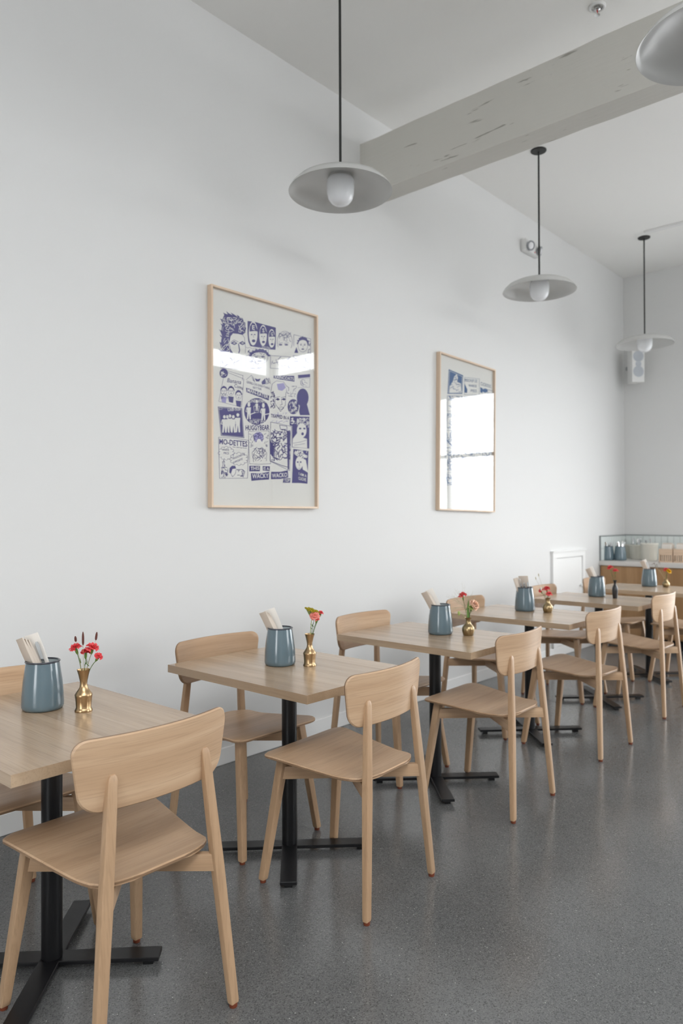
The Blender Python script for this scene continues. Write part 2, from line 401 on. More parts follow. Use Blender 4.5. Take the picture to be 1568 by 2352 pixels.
# access panel in the left wall
bm = BM(); xs0, xs1, zz = 6.611, 7.354, 1.014
for a, b, c, d in ((xs0, xs0+.075, .093, zz), (xs1-.06, xs1, .093, zz), (xs0+.075, xs1-.06, zz-.055, zz)): box(bm, a, b, D-.022, D, c, d)
bm2 = BM(); box(bm2, xs0-.012, xs1+.005, D-.034, D, zz, zz+.014)
door = struct('door_1', bm, 'white'); finish('head_trim', bm2, 'white', door, 0)
bm = BM(); box(bm, xs0+.081, xs1-.066, D-.012, D, .1, zz-.062); finish('panel', bm, 'white', door, 0)
bm = BM(); lathe(bm, [(0, 0), (.012, 0), (.012, .014), (.019, .02), (.019, .03), (0, .034)], 16); kn = finish('knob', bm, 'white', door, 40, (7.245, D-.012, .66), (hp, 0, 0))

# ------------------------------------------------------------------ tables
ORD = ['nearest table', 'second table from the camera', 'third table from the camera', 'fourth table from the camera', 'fifth table from the camera', 'farthest table by the counter']
TAB = [(1.0784, 2.1427, .006), (2.0954, 2.1555, 0), (3.1392, 2.1527, 0), (4.2389, 2.1888, .002), (5.3383, 2.1923, -.012), (6.405, 2.195, 0)]
TW, TD, TH, TZ = .6146, .8066, .031, .75
NS = 6; sw = TW/NS
def stave_mesh():
    bm = BM(); box(bm, -sw/2, sw/2, -TD/2, TD/2, TZ-TH, TZ); return bm
stave_me = None
def arm_mesh():
    bm = BM()
    vs = box(bm, .0, .325, -.031, .031, .017, .030)
    bevel(bm, .002, 1); box(bm, .275, .305, -.014, .014, 0, .017)
    return bm
arm_me = pole_me = plate_me = None
tables = []
for i, (x, y, r) in enumerate(TAB):
    look = ['oak topped table with black pedestal, nearest to the camera and cut by the left edge', 'oak topped pedestal table, second from the camera, left of the big framed print\'s far side',
            'oak topped pedestal table, third from the camera, with airy grass in its vase', 'oak topped pedestal table, fourth from the camera, with steel cutlery in its pitcher',
            'oak topped pedestal table, fifth from the camera, with the black vase', 'oak topped pedestal table, farthest from the camera, in front of the counter'][i]
    if i == 1: look = 'oak topped pedestal table, second from the camera, with yellow yarrow in its vase'
    t = empty('dining_table', (x, y, 0), r, look, 'table', 'oak tables in a row along the wall'); tables.append(t)
    for k in range(NS):
        if stave_me is None: o = finish('stave', stave_mesh(), 'oak_top', t, 40); stave_me = o.data
        else: o = link('stave', stave_me, t)
        o.location = (-TW/2+sw*(k+.5), 0, 0); o.rotation_euler = (0, 0, math.pi*(k % 2))
    for k in range(4):
        if arm_me is None: o = finish('base_arm', arm_mesh(), 'black', t, 30); arm_me = o.data
        else: o = link('base_arm', arm_me, t)
        o.rotation_euler = (0, 0, math.radians(45+90*k)); o.location = (0, 0, 0)
    if pole_me is None:
        bm = BM(); lathe(bm, [(0, .012), (.0305, .012), (.0305, TZ-TH-.008), (0, TZ-TH-.008)], 32); o = finish('pole', bm, 'black', t, 40); pole_me = o.data
        bm = BM(); box(bm, -.17, .17, -.17, .17, TZ-TH-.008, TZ-TH); o = finish('mounting_plate', bm, 'black', t, 0); plate_me = o.data
    else: link('pole', pole_me, t); link('mounting_plate', plate_me, t)

# ------------------------------------------------------------------ chairs
def shell(rows_fn, nv, nu, pos, half, inset=.0035):
    """thin ply shell: rows_fn(t, inset) -> (v, half width); pos(u, v) -> mid surface point"""
    bm = BM()
    def P(u, v): return Vector(pos(u, v))
    def nrm(u, v):
        e = 1e-3; a = P(u+e, v)-P(u-e, v); b = P(u, v+e)-P(u, v-e); return a.cross(b).normalized()
    L = []
    for ins, off in ((inset, half), (0, half*.45), (0, -half*.45), (inset, -half)):
        g = []
        for i in range(nv+1):
            v, hw = rows_fn(i/nv, ins)
            g.append([bm.verts.new(P(hw*(2*j/nu-1), v) + nrm(hw*(2*j/nu-1), v)*off) for j in range(nu+1)])
        L.append(g)
    for g, s in ((L[0], 0), (L[3], 0)):
        for i in range(nv):
            for j in range(nu): bm.faces.new([g[i][j], g[i][j+1], g[i+1][j+1], g[i+1][j]])
    loop = [(0, j) for j in range(nu)] + [(i, nu) for i in range(nv)] + [(nv, j) for j in range(nu, 0, -1)] + [(i, 0) for i in range(nv, 0, -1)]
    for a, b, mi in ((L[0], L[1], 0), (L[1], L[2], 1), (L[2], L[3], 0)):
        for k in range(len(loop)):
            (i0, j0), (i1, j1) = loop[k], loop[(k+1) % len(loop)]
            bm.faces.new([a[i0][j0], a[i1][j1], b[i1][j1], b[i0][j0]]).material_index = mi
    return bm
BZ0, BZ1 = .636, .822
def back_rows(t, ins):
    # denser rows near top and bottom
    t = .5-.5*math.cos(math.pi*t); v = BZ0+ins + (BZ1-BZ0-2*ins)*t
    Wd = .213 + .027*min(1, (v-BZ0)/(BZ1-BZ0)*1.05) - ins
    rt, rb = .042, .05
    dt, db = BZ1-ins-v, v-BZ0-ins
    if dt < rt: Wd -= rt - math.sqrt(max(0, rt*rt-(rt-dt)**2))
    if db < rb: Wd -= rb - math.sqrt(max(0, rb*rb-(rb-db)**2))
    return v, Wd
def back_pos(u, v): return (u, -.198 + u*u/(2*.62) - .013*(v-BZ0)/(BZ1-BZ0), v)
SY0, SY1 = -.207, .238
def seat_rows(t, ins):
    t = .5-.5*math.cos(math.pi*t); v = SY0+ins + (SY1-SY0-2*ins)*t
    k = min(1, max(0, (v+.15)/.36)); Wd = .180 + .054*k - ins
    if v < -.145:
        q = min(1, (-.145-v)/(-.145-SY0)); Wd = (.180-ins)*math.sqrt(max(.0, 1-(q*.96)**2))**.8
    r = .045; df = SY1-ins-v
    if df < r: Wd -= (r - math.sqrt(max(0, r*r-(r-df)**2)))*1.15
    return v, Wd
def seat_pos(u, v):
    t = (v-SY0)/(SY1-SY0)
    return (u, v,   .444 + .037*t - .010*math.sin(math.pi*min(1, t*1.1))*(1-(u/.24)**2) + .012*max(0, .25-t)/.25 - .008*max(0, (t-.85)/.15)**2)
CH = {}
def chair_meshes():
    CH['backrest'] = finish('backrest', shell(back_rows, 18, 20, back_pos, .0068), ['oak_back', 'ply'], None, 35)
    CH['seat'] = finish('seat', shell(seat_rows, 22, 20, seat_pos, .0062), ['oak_x', 'ply'], None, 35)
    for s, nm in ((-1, 'L'), (1, 'R')):
        bm = BM(); f = Vector((s*.2095, -.234, .012)); tp = Vector((s*.1415, -.192, .727))
        g = lambda t: f+(tp-f)*t
        loft(bm, [(g(0), .0125, .0095, .003), (g(.01), .0135, .0105, .003), (g(.55), .0160, .0125, .003), (g(.9), .0140, .0105, .003), (g(.975), .0132, .0095, .003), (g(.99), .0112, .008, .003), (g(.998), .0075, .006, .003), (g(1), .004, .004, .002)])
        CH['rear'+nm] = finish('leg', bm, 'oak_z', None, 28)
        bm = BM(); f = Vector((s*.212, .240, .012)); tp = Vector((s*.168, .178, .460)); g = lambda t: f+(tp-f)*t
        loft(bm, [(g(0), .0125, .0125, .003), (g(.015), .0135, .0135, .0035), (g(.9), .0175, .0165, .004), (g(1), .0175, .0165, .004)])
        CH['front'+nm] = finish('leg', bm, 'oak_z', None, 28)
    a = Vector((.171, .181, 0)); b = Vector((-.172, -.214, 0)); ln = (a-b).length
    bm = BM(); vs = box(bm, -ln/2, ln/2, -.011, .011, .386, .433); bevel(bm, .003, 2)
    CH['rail'] = finish('cross_rail', bm, 'oak_x', None, 40); CH['rail_c'] = (a+b)/2; CH['rail_a'] = math.atan2((a-b).y, (a-b).x)
    bm = BM(); lathe(bm, [(0, 0), (.0105, 0), (.0115, .003), (.0115, .0125), (0, .0125)], 14); CH['glide'] = finish('glide', bm, 'glide', None, 40)
chair_meshes()
FEET = {'rearL': (-.2095, -.234), 'rearR': (.2095, -.234), 'frontL': (-.212, .24), 'frontR': (.212, .24)}
first_use = set()
def inst(key, name, parent):
    if key in first_use: return link(name, CH[key].data, parent)
    first_use.add(key); CH[key].parent = parent; return CH[key]
def chair(x, y, r, label):
    t = empty('dining_chair', (x, y, 0), r, label, 'chair', 'oak chairs around the tables')
    inst('seat', 'seat', t); inst('backrest', 'backrest', t)
    for k in ('rearL', 'rearR', 'frontL', 'frontR'):
        l = inst(k, 'leg', t); g = inst('glide', 'glide', l); g.location = (*FEET[k], 0)
    for s in (1, -1):
        o = inst('rail', 'cross_rail', t); c = CH['rail_c']
        o.location = (c.x*s, c.y, 0 if s > 0 else -.0); o.rotation_euler = (0, 0, CH['rail_a'] if s > 0 else math.pi-CH['rail_a'])
    return t
ROOM = [(1.110, 1.817, .012), (2.074, 1.816, .0687), (3.136, 1.84, .035), (4.2085, 1.8636, -.028), (5.32, 1.89, 0), (6.40, 1.88, 0)]
WALL = [(1.07, 2.462, 0), (2.10, 2.447, 0), (3.146, 2.468, 0), (4.212, 2.47, 0), (5.33, 2.47, 0), (6.32, 2.47, 0)]
RL = ['oak dining chair seen from behind in the foreground, room side of the nearest table'] + ['oak dining chair on the room side of the %s' % o for o in ORD[1:]]
WL = ['oak dining chair between the %s and the wall' % o for o in ORD]
for (x, y, r), l in zip(ROOM, RL): chair(x, y, r, l)
for (x, y, r), l in zip(WALL, WL): chair(x, y, math.pi+r, l)

# ------------------------------------------------------------------ pitchers, napkins, cutlery
PM = {}
def pitcher(x, y, z, label, s=1.0):
    t = empty('pitcher', (x, y, z), 0, label, 'pitcher', 'blue grey enamel pitchers')
    if not PM:
        bm = BM()
        lathe(bm, [(0, .002), (.054, .0), (.0605, .0025), (.0642, .010), (.0645, .020), (.0628, .055), (.0588, .095), (.0535, .130), (.0505, .1505)], 56)
        PM['body'] = finish('body', bm, 'enamel', t, 50)
        bm = BM(); lathe(bm, [(0, .006), (.055, .006), (.0605, .020), (.0568, .095), (.0488, .1505)], 48); PM['lining'] = finish('lining', bm, 'enamel_in', t, 50)
        bm = BM(); lathe(bm, [(.0505+.0032*math.cos(a), .1515+.0028*math.sin(a)) for a in [2*math.pi*k/10 for k in range(10)]], 56, close=True); PM['rim'] = finish('rim', bm, 'rim', t, 80)
    else:
        for k, o in PM.items(): link(k, o.data, t)
    t.scale = (s, s, s); return t
L_ = -_R; TC = -_F
def napkin(base, lean, width, thick, length, yaw, label, group, mat='napkin', twist=0.):
    """folded napkin standing in a pitcher, leaning towards the left of the row"""
    ax = (L_*math.sin(lean) + _U*math.cos(lean) + TC*twist).normalized()
    wd = (_R*math.cos(yaw) + TC*math.sin(yaw)); wd = (wd - ax*wd.dot(ax)).normalized(); th = ax.cross(wd)
    bm = BM(); n = 7; secs = []
    for k in range(n+1):
        s = k/n; c = ax*(length*s) + L_*(.010*s*s) 
        secs.append((c, width*(1-.04*s)))
    prof = []
    rings = []
    for k, (c, wv) in enumerate(secs):
        tk = thick*(1.0 if k < n else .35)
        off = [(-wv/2, -tk/2), (wv/2, -tk/2), (wv/2+.0006, 0), (wv/2, tk/2), (-wv/2, tk/2), (-wv/2-thick*.45, 0)]
        rings.append([bm.verts.new(c + wd*a + th*b) for a, b in off])
    for a, b in zip(rings, rings[1:]):
        for q in range(6): bm.faces.new([a[q], a[(q+1) % 6], b[(q+1) % 6], b[q]])
    bm.faces.new(rings[0]); bm.faces.new(rings[-1])
    o = finish('napkin', bm, mat, None, 50, Vector(base)); return tag(o, label, 'napkin', group)
def cutlery(base, lean, side, length, yaw, label, group, wdt=.011, name='table_knife'):
    ax = (L_*math.sin(lean) + _U*math.cos(lean) + TC*side).normalized()
    wd = (_R*math.cos(yaw) + TC*math.sin(yaw)); wd = (wd-ax*wd.dot(ax)).normalized(); th = ax.cross(wd)
    bm = BM(); rings = []
    for s, wv, tk in ((0, .0045, .002), (.5, .005, .003), (.8, wdt*.85, .004), (.96, wdt, .004), (1, wdt*.6, .003)):
        rings.append([bm.verts.new(ax*(length*s) + wd*a + th*b) for a, b in ((-wv/2, -tk/2), (wv/2, -tk/2), (wv/2, tk/2), (-wv/2, tk/2))])
    for a, b in zip(rings, rings[1:]):
        for q in range(4): bm.faces.new([a[q], a[(q+1) % 4], b[(q+1) % 4], b[q]])
    bm.faces.new(rings[0]); bm.faces.new(rings[-1])
    return tag(finish(name, bm, 'steel', None, 50, Vector(base)), label, 'cutlery', group)
PIT = [(98, 1627), (643, 1526), (1011, 1455.5), (1205, 1402.5), (1370, 1369.5), (1490.5, 1346.5)]
pits = []
for i, (px, py) in enumerate(PIT):
    q = on_z(px, py, TZ); pits.append(q)
    pitcher(q.x, q.y, TZ, 'blue grey enamel pitcher standing on the %s' % ORD[i])
    lab = 'folded beige napkin in the pitcher on the %s' % ORD[i]; grp = 'napkins in the pitcher on the %s' % ORD[i]
    b = q + Vector((0, 0, .012))
    if i == 3:
        for k in range(2): napkin(b + L_*.006 + TC*(.010-.010*k), .22, .036, .006, .205, -.5, ('front', 'second')[k]+' '+lab, grp)
        tag(napkin(b - TC*.022 + _R*.014, .04, .060, .005, .212, .2, lab, grp, 'napkin'), 'broad grey napkin standing upright behind the cutlery on the %s' % ORD[i])
        cutlery(b + TC*.012 + _R*.004, .20, .02, .200, .3, 'long bright steel handle in the pitcher on the %s' % ORD[i], 'cutlery in the fourth pitcher')
        cutlery(b + TC*.018 + _R*.010, .12, .02, .172, .2, 'middle steel handle in the pitcher on the %s' % ORD[i], 'cutlery in the fourth pitcher', .014)
        cutlery(b + TC*.012 + _R*.024, .05, .02, .175, .0, 'right steel handle in the pitcher on the %s' % ORD[i], 'cutlery in the fourth pitcher')
    else:
        L = [.228, .222, .228, 0, .218, .224][i]; ln = [.36, .38, .44, 0, .40, .36][i]; nn = TC*math.cos(.5)+L_*math.sin(.5)
        for k in range(3): napkin(b + _R*.030 + nn*(.016-.0095*k), ln, .034, .0085, L-.005*k, .5, ('front', 'second', 'third')[k]+' '+lab, grp)
        tag(napkin(b + _R*.024 - nn*.012 + _U*.02, ln-.07, .042, .007, L-.016, -.25, lab, grp, 'napkin2'), 'pale outer napkin at the back of the bundle on the %s' % ORD[i])
        if i in (0, 5): cutlery(b + _R*.046 - nn*.006, ln-.02, .01, .212, -.2, 'steel handle between the napkins on the %s' % ORD[i], 'cutlery among napkins')

# ------------------------------------------------------------------ vases and flowers
def vase(kind, q, label):
    t = None
    bm = BM()
    if kind == 'tall':
        pr = [(0, .001), (.0262, 0), (.0272, .003), (.0245, .009), (.0228, .012), (.0245, .034), (.0262, .048), (.0268, .052), (.0258, .055), (.0200, .064), (.0130, .074), (.0108, .086), (.0118, .096), (.0155, .114), (.0200, .1295), (.0205, .131), (.0188, .1305), (.0135, .110), (.009, .09), (0, .088)]
        mt = 'brass'
    elif kind == 'round':
        pr = [(0, .001), (.0245, 0), (.0255, .002), (.0300, .014), (.0322, .028), (.0312, .039), (.0250, .050), (.0160, .0585), (.0125, .067), (.0125, .078), (.0150, .087), (.0185, .0915), (.0172, .0922), (.0125, .085), (.0095, .07), (0, .069)]
        mt = 'brass2'
    elif kind == 'small':
        pr = [(0, .001), (.021, 0), (.0225, .002), (.0285, .012), (.0312, .024), (.0285, .036), (.0200, .045), (.0135, .053), (.0122, .062), (.0150, .072), (.0135, .0722), (.0090, .06), (0, .059)]
        mt = 'brass2'
    else:
        pr = [(0, .001), (.0155, 0), (.0165, .003), (.0195, .030), (.0210, .058), (.0200, .075), (.0155, .090), (.0085, .101), (.0075, .108), (.0095, .122), (.0150, .133), (.0140, .1338), (.0065, .115), (0, .11)]
        mt = 'blackvase'
    lathe(bm, pr, 44)
    o = finish('bud_vase', bm, mt, None, 55, q); return tag(o, label, 'vase', 'bud vases on the tables')
rnd = random.Random(11)
def petals(bm, c, up, size, npet=11, seed=0, mi=0, spread=1.0):
    r = random.Random(seed); up = Vector(up).normalized(); a = up.orthogonal().normalized(); b = up.cross(a)
    for k in range(npet):
        th = 2.4*k + r.uniform(-.3, .3); lay = k/npet
        el = math.radians(-4 + 84*lay)
        d = a*math.cos(th)+b*math.sin(th); s = up.cross(d)
        ax = d*math.cos(el)*spread + up*math.sin(el)
        ln = size*r.uniform(.85, 1.1)*(1-.3*lay); wd = ln*.80
        root = bm.verts.new(Vector(c) + up*size*.05*lay)
        m = 7; edge = []; mid = []
        for j in range(m):
            f = j/(m-1)*2-1
            e = Vector(c) + ax*ln*(1-.28*f*f + (.035 if j % 2 else -.03)) + s*wd*f + up*size*(.07*(1 if j % 2 else -1)) - up*size*.12*(1-lay)
            edge.append(bm.verts.new(e)); mid.append(bm.verts.new(Vector(c) + ax*ln*.5 + s*wd*f*.6 + up*size*.14*(1-f*f)))
        for j in range(m-1):
            bm.faces.new([root, mid[j], mid[j+1]]).material_index = mi
            bm.faces.new([mid[j], edge[j], edge[j+1], mid[j+1]]).material_index = mi
def carnation(mouth, head, size, label, group, mat='petal', npet=11, seed=0, calyx=.022, face=None):
    mouth, head = Vector(mouth), Vector(head); base = mouth - Vector((0, 0, .05))
    t = empty('carnation', mouth, 0, label, 'flower', group)
    dirn = (head-mouth).normalized()
    up = (dirn + Vector((0, 0, .35)) + TC*.25).normalized() if face is None else Vector(face)
    cb = head - up*(calyx+size*.15)
    bm = BM(); tube(bm, [p-mouth for p in bez(base, mouth*.5+cb*.5 - Vector((0, 0, .004)), cb, 8)], .0011, 6); finish('stem', bm, 'green', t, 60)
    bm = BM(); tube(bm, [cb-mouth, cb+up*calyx*.3-mouth, cb+up*calyx*.8-mouth, cb+up*(calyx+size*.1)-mouth], [.0016, .0042, .0046, .0038], 8); finish('calyx', bm, 'calyx', t, 60)
    size *= 1.22
    bm = BM(); petals(bm, head-mouth-up*size*.15, up, size, npet+3, seed); finish('petals', bm, mat, t, 80)
    bm = BM()                                          # narrow leaf from the stem
    lp = mouth*.55+cb*.45; dv = (_R*rnd.uniform(-1, 1)+TC*.4+_U*.9).normalized()
    pts = bez(lp, lp+dv*.012, lp+dv*.018+_R*rnd.uniform(-.008, .008), 4)
    tube(bm, [p-mouth for p in pts], [.0012, .0014, .0012, .0008, .0003], 5); finish('leaf', bm, 'green', t, 60)
    return t
def spike(mouth, tip, length, rad, label, group, mat='spike', stemmat='straw'):
    mouth, tip = Vector(mouth), Vector(tip); d = (tip-mouth).normalized()
    d2 = (d*.4+_U*.6).normalized(); lo = tip-d2*length
    t = empty('grass_spike', mouth, 0, label, 'flower', group)
    bm = BM(); tube(bm, [p-mouth for p in bez(mouth-Vector((0, 0, .045)), mouth*.5+lo*.5, lo, 6)], .0006, 5); finish('stem', bm, stemmat, t, 60)
    bm = BM(); tube(bm, [lo+d2*length*k/6-mouth for k in range(7)], [rad*.5, rad*.95, rad, rad, rad*.95, rad*.75, rad*.3], 8); finish('seed_head', bm, mat, t, 60)
    return t
VS = [('tall', 192, 1633), ('tall', 711, 1529), ('round', 1075, 1459), ('round', 1257.5, 1406.5), ('black', 1412, 1374), ('small', 1529, 1348.5)]
vpos = []
for i, (k, px, py) in enumerate(VS):
    q = on_z(px, py, TZ); vpos.append((q, depth(q)))
    vase(k, q, ['tall brass bud vase with red carnations on the nearest table', 'tall brass bud vase on the second table from the camera', 'round bellied brass vase on the third table from the camera',
                'round bellied brass vase on the fourth table from the camera', 'slim black vase on the fifth table from the camera', 'small round brass vase on the farthest table'][i])
VH = [.131, .131, .0922, .0922, .1338, .0722]
def mouth(i): return vpos[i][0] + Vector((0, 0, VH[i]-.002))
def P3(i, px, py, dd=0.): return at_depth(px, py, vpos[i][1]+dd)
G = ['flowers in the vase on the %s' % o for o in ORD]
carnation(mouth(0), P3(0, 172.5, 1487), .0165, 'leftmost red carnation in the vase on the nearest table', G[0], 'petal', 10, 1)
carnation(mouth(0), P3(0, 197, 1497, .01), .0150, 'drooping red carnation in the middle of the nearest vase', G[0], 'petal', 11, 2)
carnation(mouth(0), P3(0, 213, 1487), .0185, 'largest and tallest red carnation in the nearest vase', G[0], 'petal', 10, 3)
carnation(mouth(0), P3(0, 227, 1507, -.01), .0125, 'small red carnation low on the right of the nearest vase', G[0], 'petal', 9, 4)
spike(mouth(0), P3(0, 172.8, 1461), .018, .0037, 'short brown seed spike on the left of the nearest vase', G[0])
spike(mouth(0), P3(0, 190.5, 1451), .042, .0036, 'long brown seed spike in the middle of the nearest vase', G[0])
spike(mouth(0), P3(0, 222.5, 1451.5), .026, .0037, 'brown seed spike on the right of the nearest vase', G[0])
# yarrow
my = mouth(1); hd = P3(1, 717, 1402)
t = empty('yarrow', my, 0, 'flat topped yellow green yarrow in the second vase', 'flower', G[1])
bm = BM(); bmh = BM(); rr = random.Random(5); stem_top = P3(1, 715.5, 1424)
tube(bm, [p-my for p in bez(my-Vector((0, 0, .05)), my*.5+stem_top*.5, stem_top, 6)], .0014, 6)
for k in range(110):
    a = rr.uniform(0, 6.28); rad = math.sqrt(rr.uniform(0, 1))*.030
    e = hd + _R*(rad*math.cos(a)) + _F*(rad*math.sin(a)) + _U*(.006*(1-(rad/.03)**2) + rr.uniform(-.002, .002) - .010*math.cos(a)*rad/.03)
    tube(bm, [p-my for p in bez(stem_top, stem_top*.45+e*.55+_U*.002, e, 3)], .0006, 4)
    lathe(bmh, [(0, -.004), (.0030, -.0015), (.0038, .0006), (0, .0024)], 6, org=e-my)
finish('stem', bm, 'palegreen', t, 60); finish('flower_head', bmh, 'yarrow', t, 60)
carnation(mouth(1), P3(1, 722, 1414, -.02), .0170, 'salmon carnation in front of the yarrow on the second table', G[1], 'petal_pink', 10, 6, face=(TC+_U*.4).normalized())
carnation(mouth(1), P3(1, 737, 1407), .0105, 'upright red carnation bud beside the yarrow on the second table', G[1], 'petal', 10, 7)
carnation(mouth(1), P3(1, 729, 1421.5, -.02), .0085, 'small red carnation hanging below the salmon one on the second table', G[1], 'petal', 8, 8)
# vase 3
carnation(mouth(2), P3(2, 1062, 1366), .0200, 'tall red carnation in the vase on the third table from the camera', G[2], 'petal', 9, 9, .03)
carnation(mouth(2), P3(2, 1090, 1389), .0260, 'large peach carnation in the vase on the third table from the camera', G[2], 'petal_peach', 22, 10, .026, face=(_R*.75+_U*.6+TC*.3).normalized())
carnation(mouth(2), P3(2, 1083, 1396, -.01), .0150, 'pale green carnation bud under the peach carnation', G[2], 'palegreen', 12, 12, .02)
mb = mouth(2); hb = P3(2, 1053.5, 1407)
t = empty('flower_bud', mb, 0, 'nodding green bud hanging left of the third vase', 'flower', G[2])
bm = BM(); tube(bm, [p-mb for p in bez(mb-Vector((0, 0, .03)), mb*.4+hb*.6+_U*.014, hb, 6)], .0010, 5); finish('stem', bm, 'palegreen', t, 60)
bm = BM(); tube(bm, [hb-mb+_U*.008, hb-mb+_U*.004, hb-mb-_U*.006, hb-mb-_U*.016], [.002, .0062, .0068, .002], 8); finish('bud', bm, 'palegreen', t, 60)
t = empty('grass_leaf', mb, 0, 'broad green leaf blade standing in the third vase', 'leaf', G[2])
bm = BM(); tp = P3(2, 1076.5, 1374.5); pts = bez(mb-Vector((0, 0, .04)), mb*.5+tp*.5-_R*.006, tp, 10)
rows = []
for k, p in enumerate(pts):
    wv = .0062*math.sin(math.pi*min(.97, .12+k/11))
    rows.append([bm.verts.new(p-mb+_R*wv*s+TC*(.002 if s == 0 else 0)) for s in (-1, 0, 1)])
for a, b in zip(rows, rows[1:]):
    for q in (0, 1): bm.faces.new([a[q], a[q+1], b[q+1], b[q]])
finish('blade', bm, 'calyx', t, 60)
t = empty('panicum_grass', mb, 0, 'airy spray of fine pale grass in the third vase', 'grass', G[2])
bm = BM(); bs = BM(); rr = random.Random(21)
for k in range(46):
    a = rr.uniform(-1.0, 1.9); ln = rr.uniform(.07, .135); st = P3(2, 1068, 1395)
    e = st + (L_*math.sin(a)*.85 + _U*math.cos(a)*1.0 + TC*rr.uniform(-.4, .4))*ln*(.95 if a > 0 else .8)
    m1 = st*.5+e*.5+_U*.008
    tube(bm, [p-mb for p in bez(st-_U*.0, m1, e, 4)], .00022, 3)
    for j in range(7):
        p = st.lerp(e, rr.uniform(.45, 1)); v = Vector((rr.uniform(-1, 1), rr.uniform(-1, 1), rr.uniform(-.3, 1)))*.010
        tube(bm, [p-mb, p+v-mb], .00015, 3); lathe(bs, [(0, -.0009), (.0006, 0), (0, .0011)], 4, org=p+v-mb)
for k in range(7):
    p = mb+_R*rr.uniform(-.004, .004); st = P3(2, 1068, 1395)
    tube(bm, [q-mb for q in bez(p-_U*.04, p*.5+st*.5, st, 4)], .0005, 4)
finish('stem', bm, 'drygrass', t, 60); tag(finish('seed', bs, 'straw', t, 60), kind='stuff')
# vase 4
carnation(mouth(3), P3(3, 1255.5, 1351.5), .0200, 'top red carnation in the vase on the fourth table from the camera', G[3], 'petal', 12, 31, .022)
carnation(mouth(3), P3(3, 1261, 1363.5, -.01), .0175, 'lower right red carnation in the vase on the fourth table', G[3], 'petal', 11, 32, .012)
carnation(mouth(3), P3(3, 1241, 1356.5), .0140, 'left red carnation turned away in the vase on the fourth table', G[3], 'petal', 9, 33, .022)
spike(mouth(3), P3(3, 1240.8, 1348.5, -.01), .022, .0050, 'white bunny tail grass among the carnations on the fourth table', G[3], 'napkin2')
spike(mouth(3), P3(3, 1229.3, 1325), .018, .0026, 'lower pale grass tip rising from the fourth vase', G[3], 'straw', 'drygrass')
spike(mouth(3), P3(3, 1236, 1317), .020, .0028, 'upper pale grass tip rising from the fourth vase', G[3], 'straw', 'drygrass')
carnation(mouth(4), P3(4, 1400.5, 1303), .0200, 'taller red carnation in the black vase', G[4], 'petal', 11, 41, .026)
carnation(mouth(4), P3(4, 1413, 1310), .0185, 'shorter red carnation in the black vase', G[4], 'petal', 11, 42, .026)
carnation(mouth(5), P3(5, 1530, 1309), .0230, 'red carnation in the small brass vase on the farthest table', G[5], 'petal', 12, 51, .018)
carnation(mouth(5), P3(5, 1536, 1312, -.03), .0230, 'yellow flower in the small brass vase on the farthest table', G[5], 'yellow', 14, 52, .016, face=(_R*.5+_U*.7+TC*.4).normalized())
mb = mouth(5); t = empty('dried_sprig', mb, 0, 'thin dried sprig leaning left from the small brass vase', 'sprig', G[5])
bm = BM(); bs = BM(); rr = random.Random(8)
for px, py in ((1500, 1294), (1507, 1299), (1513, 1292), (1511, 1307)):
    e = P3(5, px, py); tube(bm, [p-mb for p in bez(mb-_U*.03, mb*.5+e*.5+_R*.006, e, 6)], .0007, 4)
    for j in range(4): lathe(bs, [(0, -.004), (.0034, 0), (0, .004)], 6, org=e-mb+Vector((rr.uniform(-1, 1), rr.uniform(-1, 1), rr.uniform(-1, 1)))*.009)
finish('stem', bm, 'straw', t, 60); finish('seed_head', bs, 'spike', t, 60)

# ------------------------------------------------------------------ things on the counter
WT = .884
for i, (px, py) in enumerate(((1396, 1286.5), (1424, 1287))):
    q = on_z(px, py, WT); q.x = max(q.x, CX+.1)
    pitcher(q.x, q.y, WT, ('blue grey enamel pitcher at the left end of the counter', 'blue grey enamel pitcher beside the white crocks on the counter')[i])
    rr = random.Random(60+i)
    for k in range(6):
        a = 1.05*k
        cutlery(q + Vector((math.cos(a)*.016, math.sin(a)*.016, .012)), math.cos(a)*-.22, math.sin(a)*.2, rr.uniform(.178, .212), rr.uniform(-1, 1),
                'steel cutlery handle standing in the %s counter pitcher' % ('left', 'right')[i], 'cutlery in the %s counter pitcher' % ('left', 'right')[i], .012 if k % 2 else .016, 'table_fork' if k % 2 else 'table_spoon')
CR = None
for i, (px, py, s) in enumerate(((1443.5, 1281.2, .84), (1462, 1284.0, .86), (1491, 1286.8, 1.0))):
    q = on_z(px, py, WT)
    t = empty('crock', (q.x, q.y, WT), 0, ['cream crock half hidden behind the right counter pitcher', 'middle cream crock on the counter', 'largest cream crock on the counter, right of the other two'][i], 'crock', 'cream crocks on the counter')
    if not CR:
        bm = BM(); lathe(bm, [(0, .002), (.074, 0), (.079, .004), (.0835, .08), (.0865, .160), (.0905, .168), (.0912, .184), (.0885, .187), (.0835, .184), (.081, .15), (.074, .012), (0, .010)], 48); CR = finish('body', bm, 'cream', t, 40)
        bm = BM(); lathe(bm, [(.0905, .1685), (.0928, .172), (.0928, .182), (.0905, .185)], 48); CR2 = finish('rim_band', bm, 'cream', t, 40)
    else: link('body', CR.data, t); link('rim_band', CR2.data, t)
    t.scale = (s, s, s)
    rr = random.Random(80+i)
    for k in range(5 if i != 2 else 3):
        a = 1.3*k+i
        cutlery(q + Vector((math.cos(a)*.03, math.sin(a)*.03, .012)), math.cos(a)*-.16, math.sin(a)*.15, rr.uniform(.20, .235), rr.uniform(-1, 1),
                'steel cutlery handle standing in the %s cream crock' % ('left', 'middle', 'right')[i], 'cutlery in the %s crock' % ('left', 'middle', 'right')[i], .016, 'table_fork' if k % 2 else 'table_spoon')
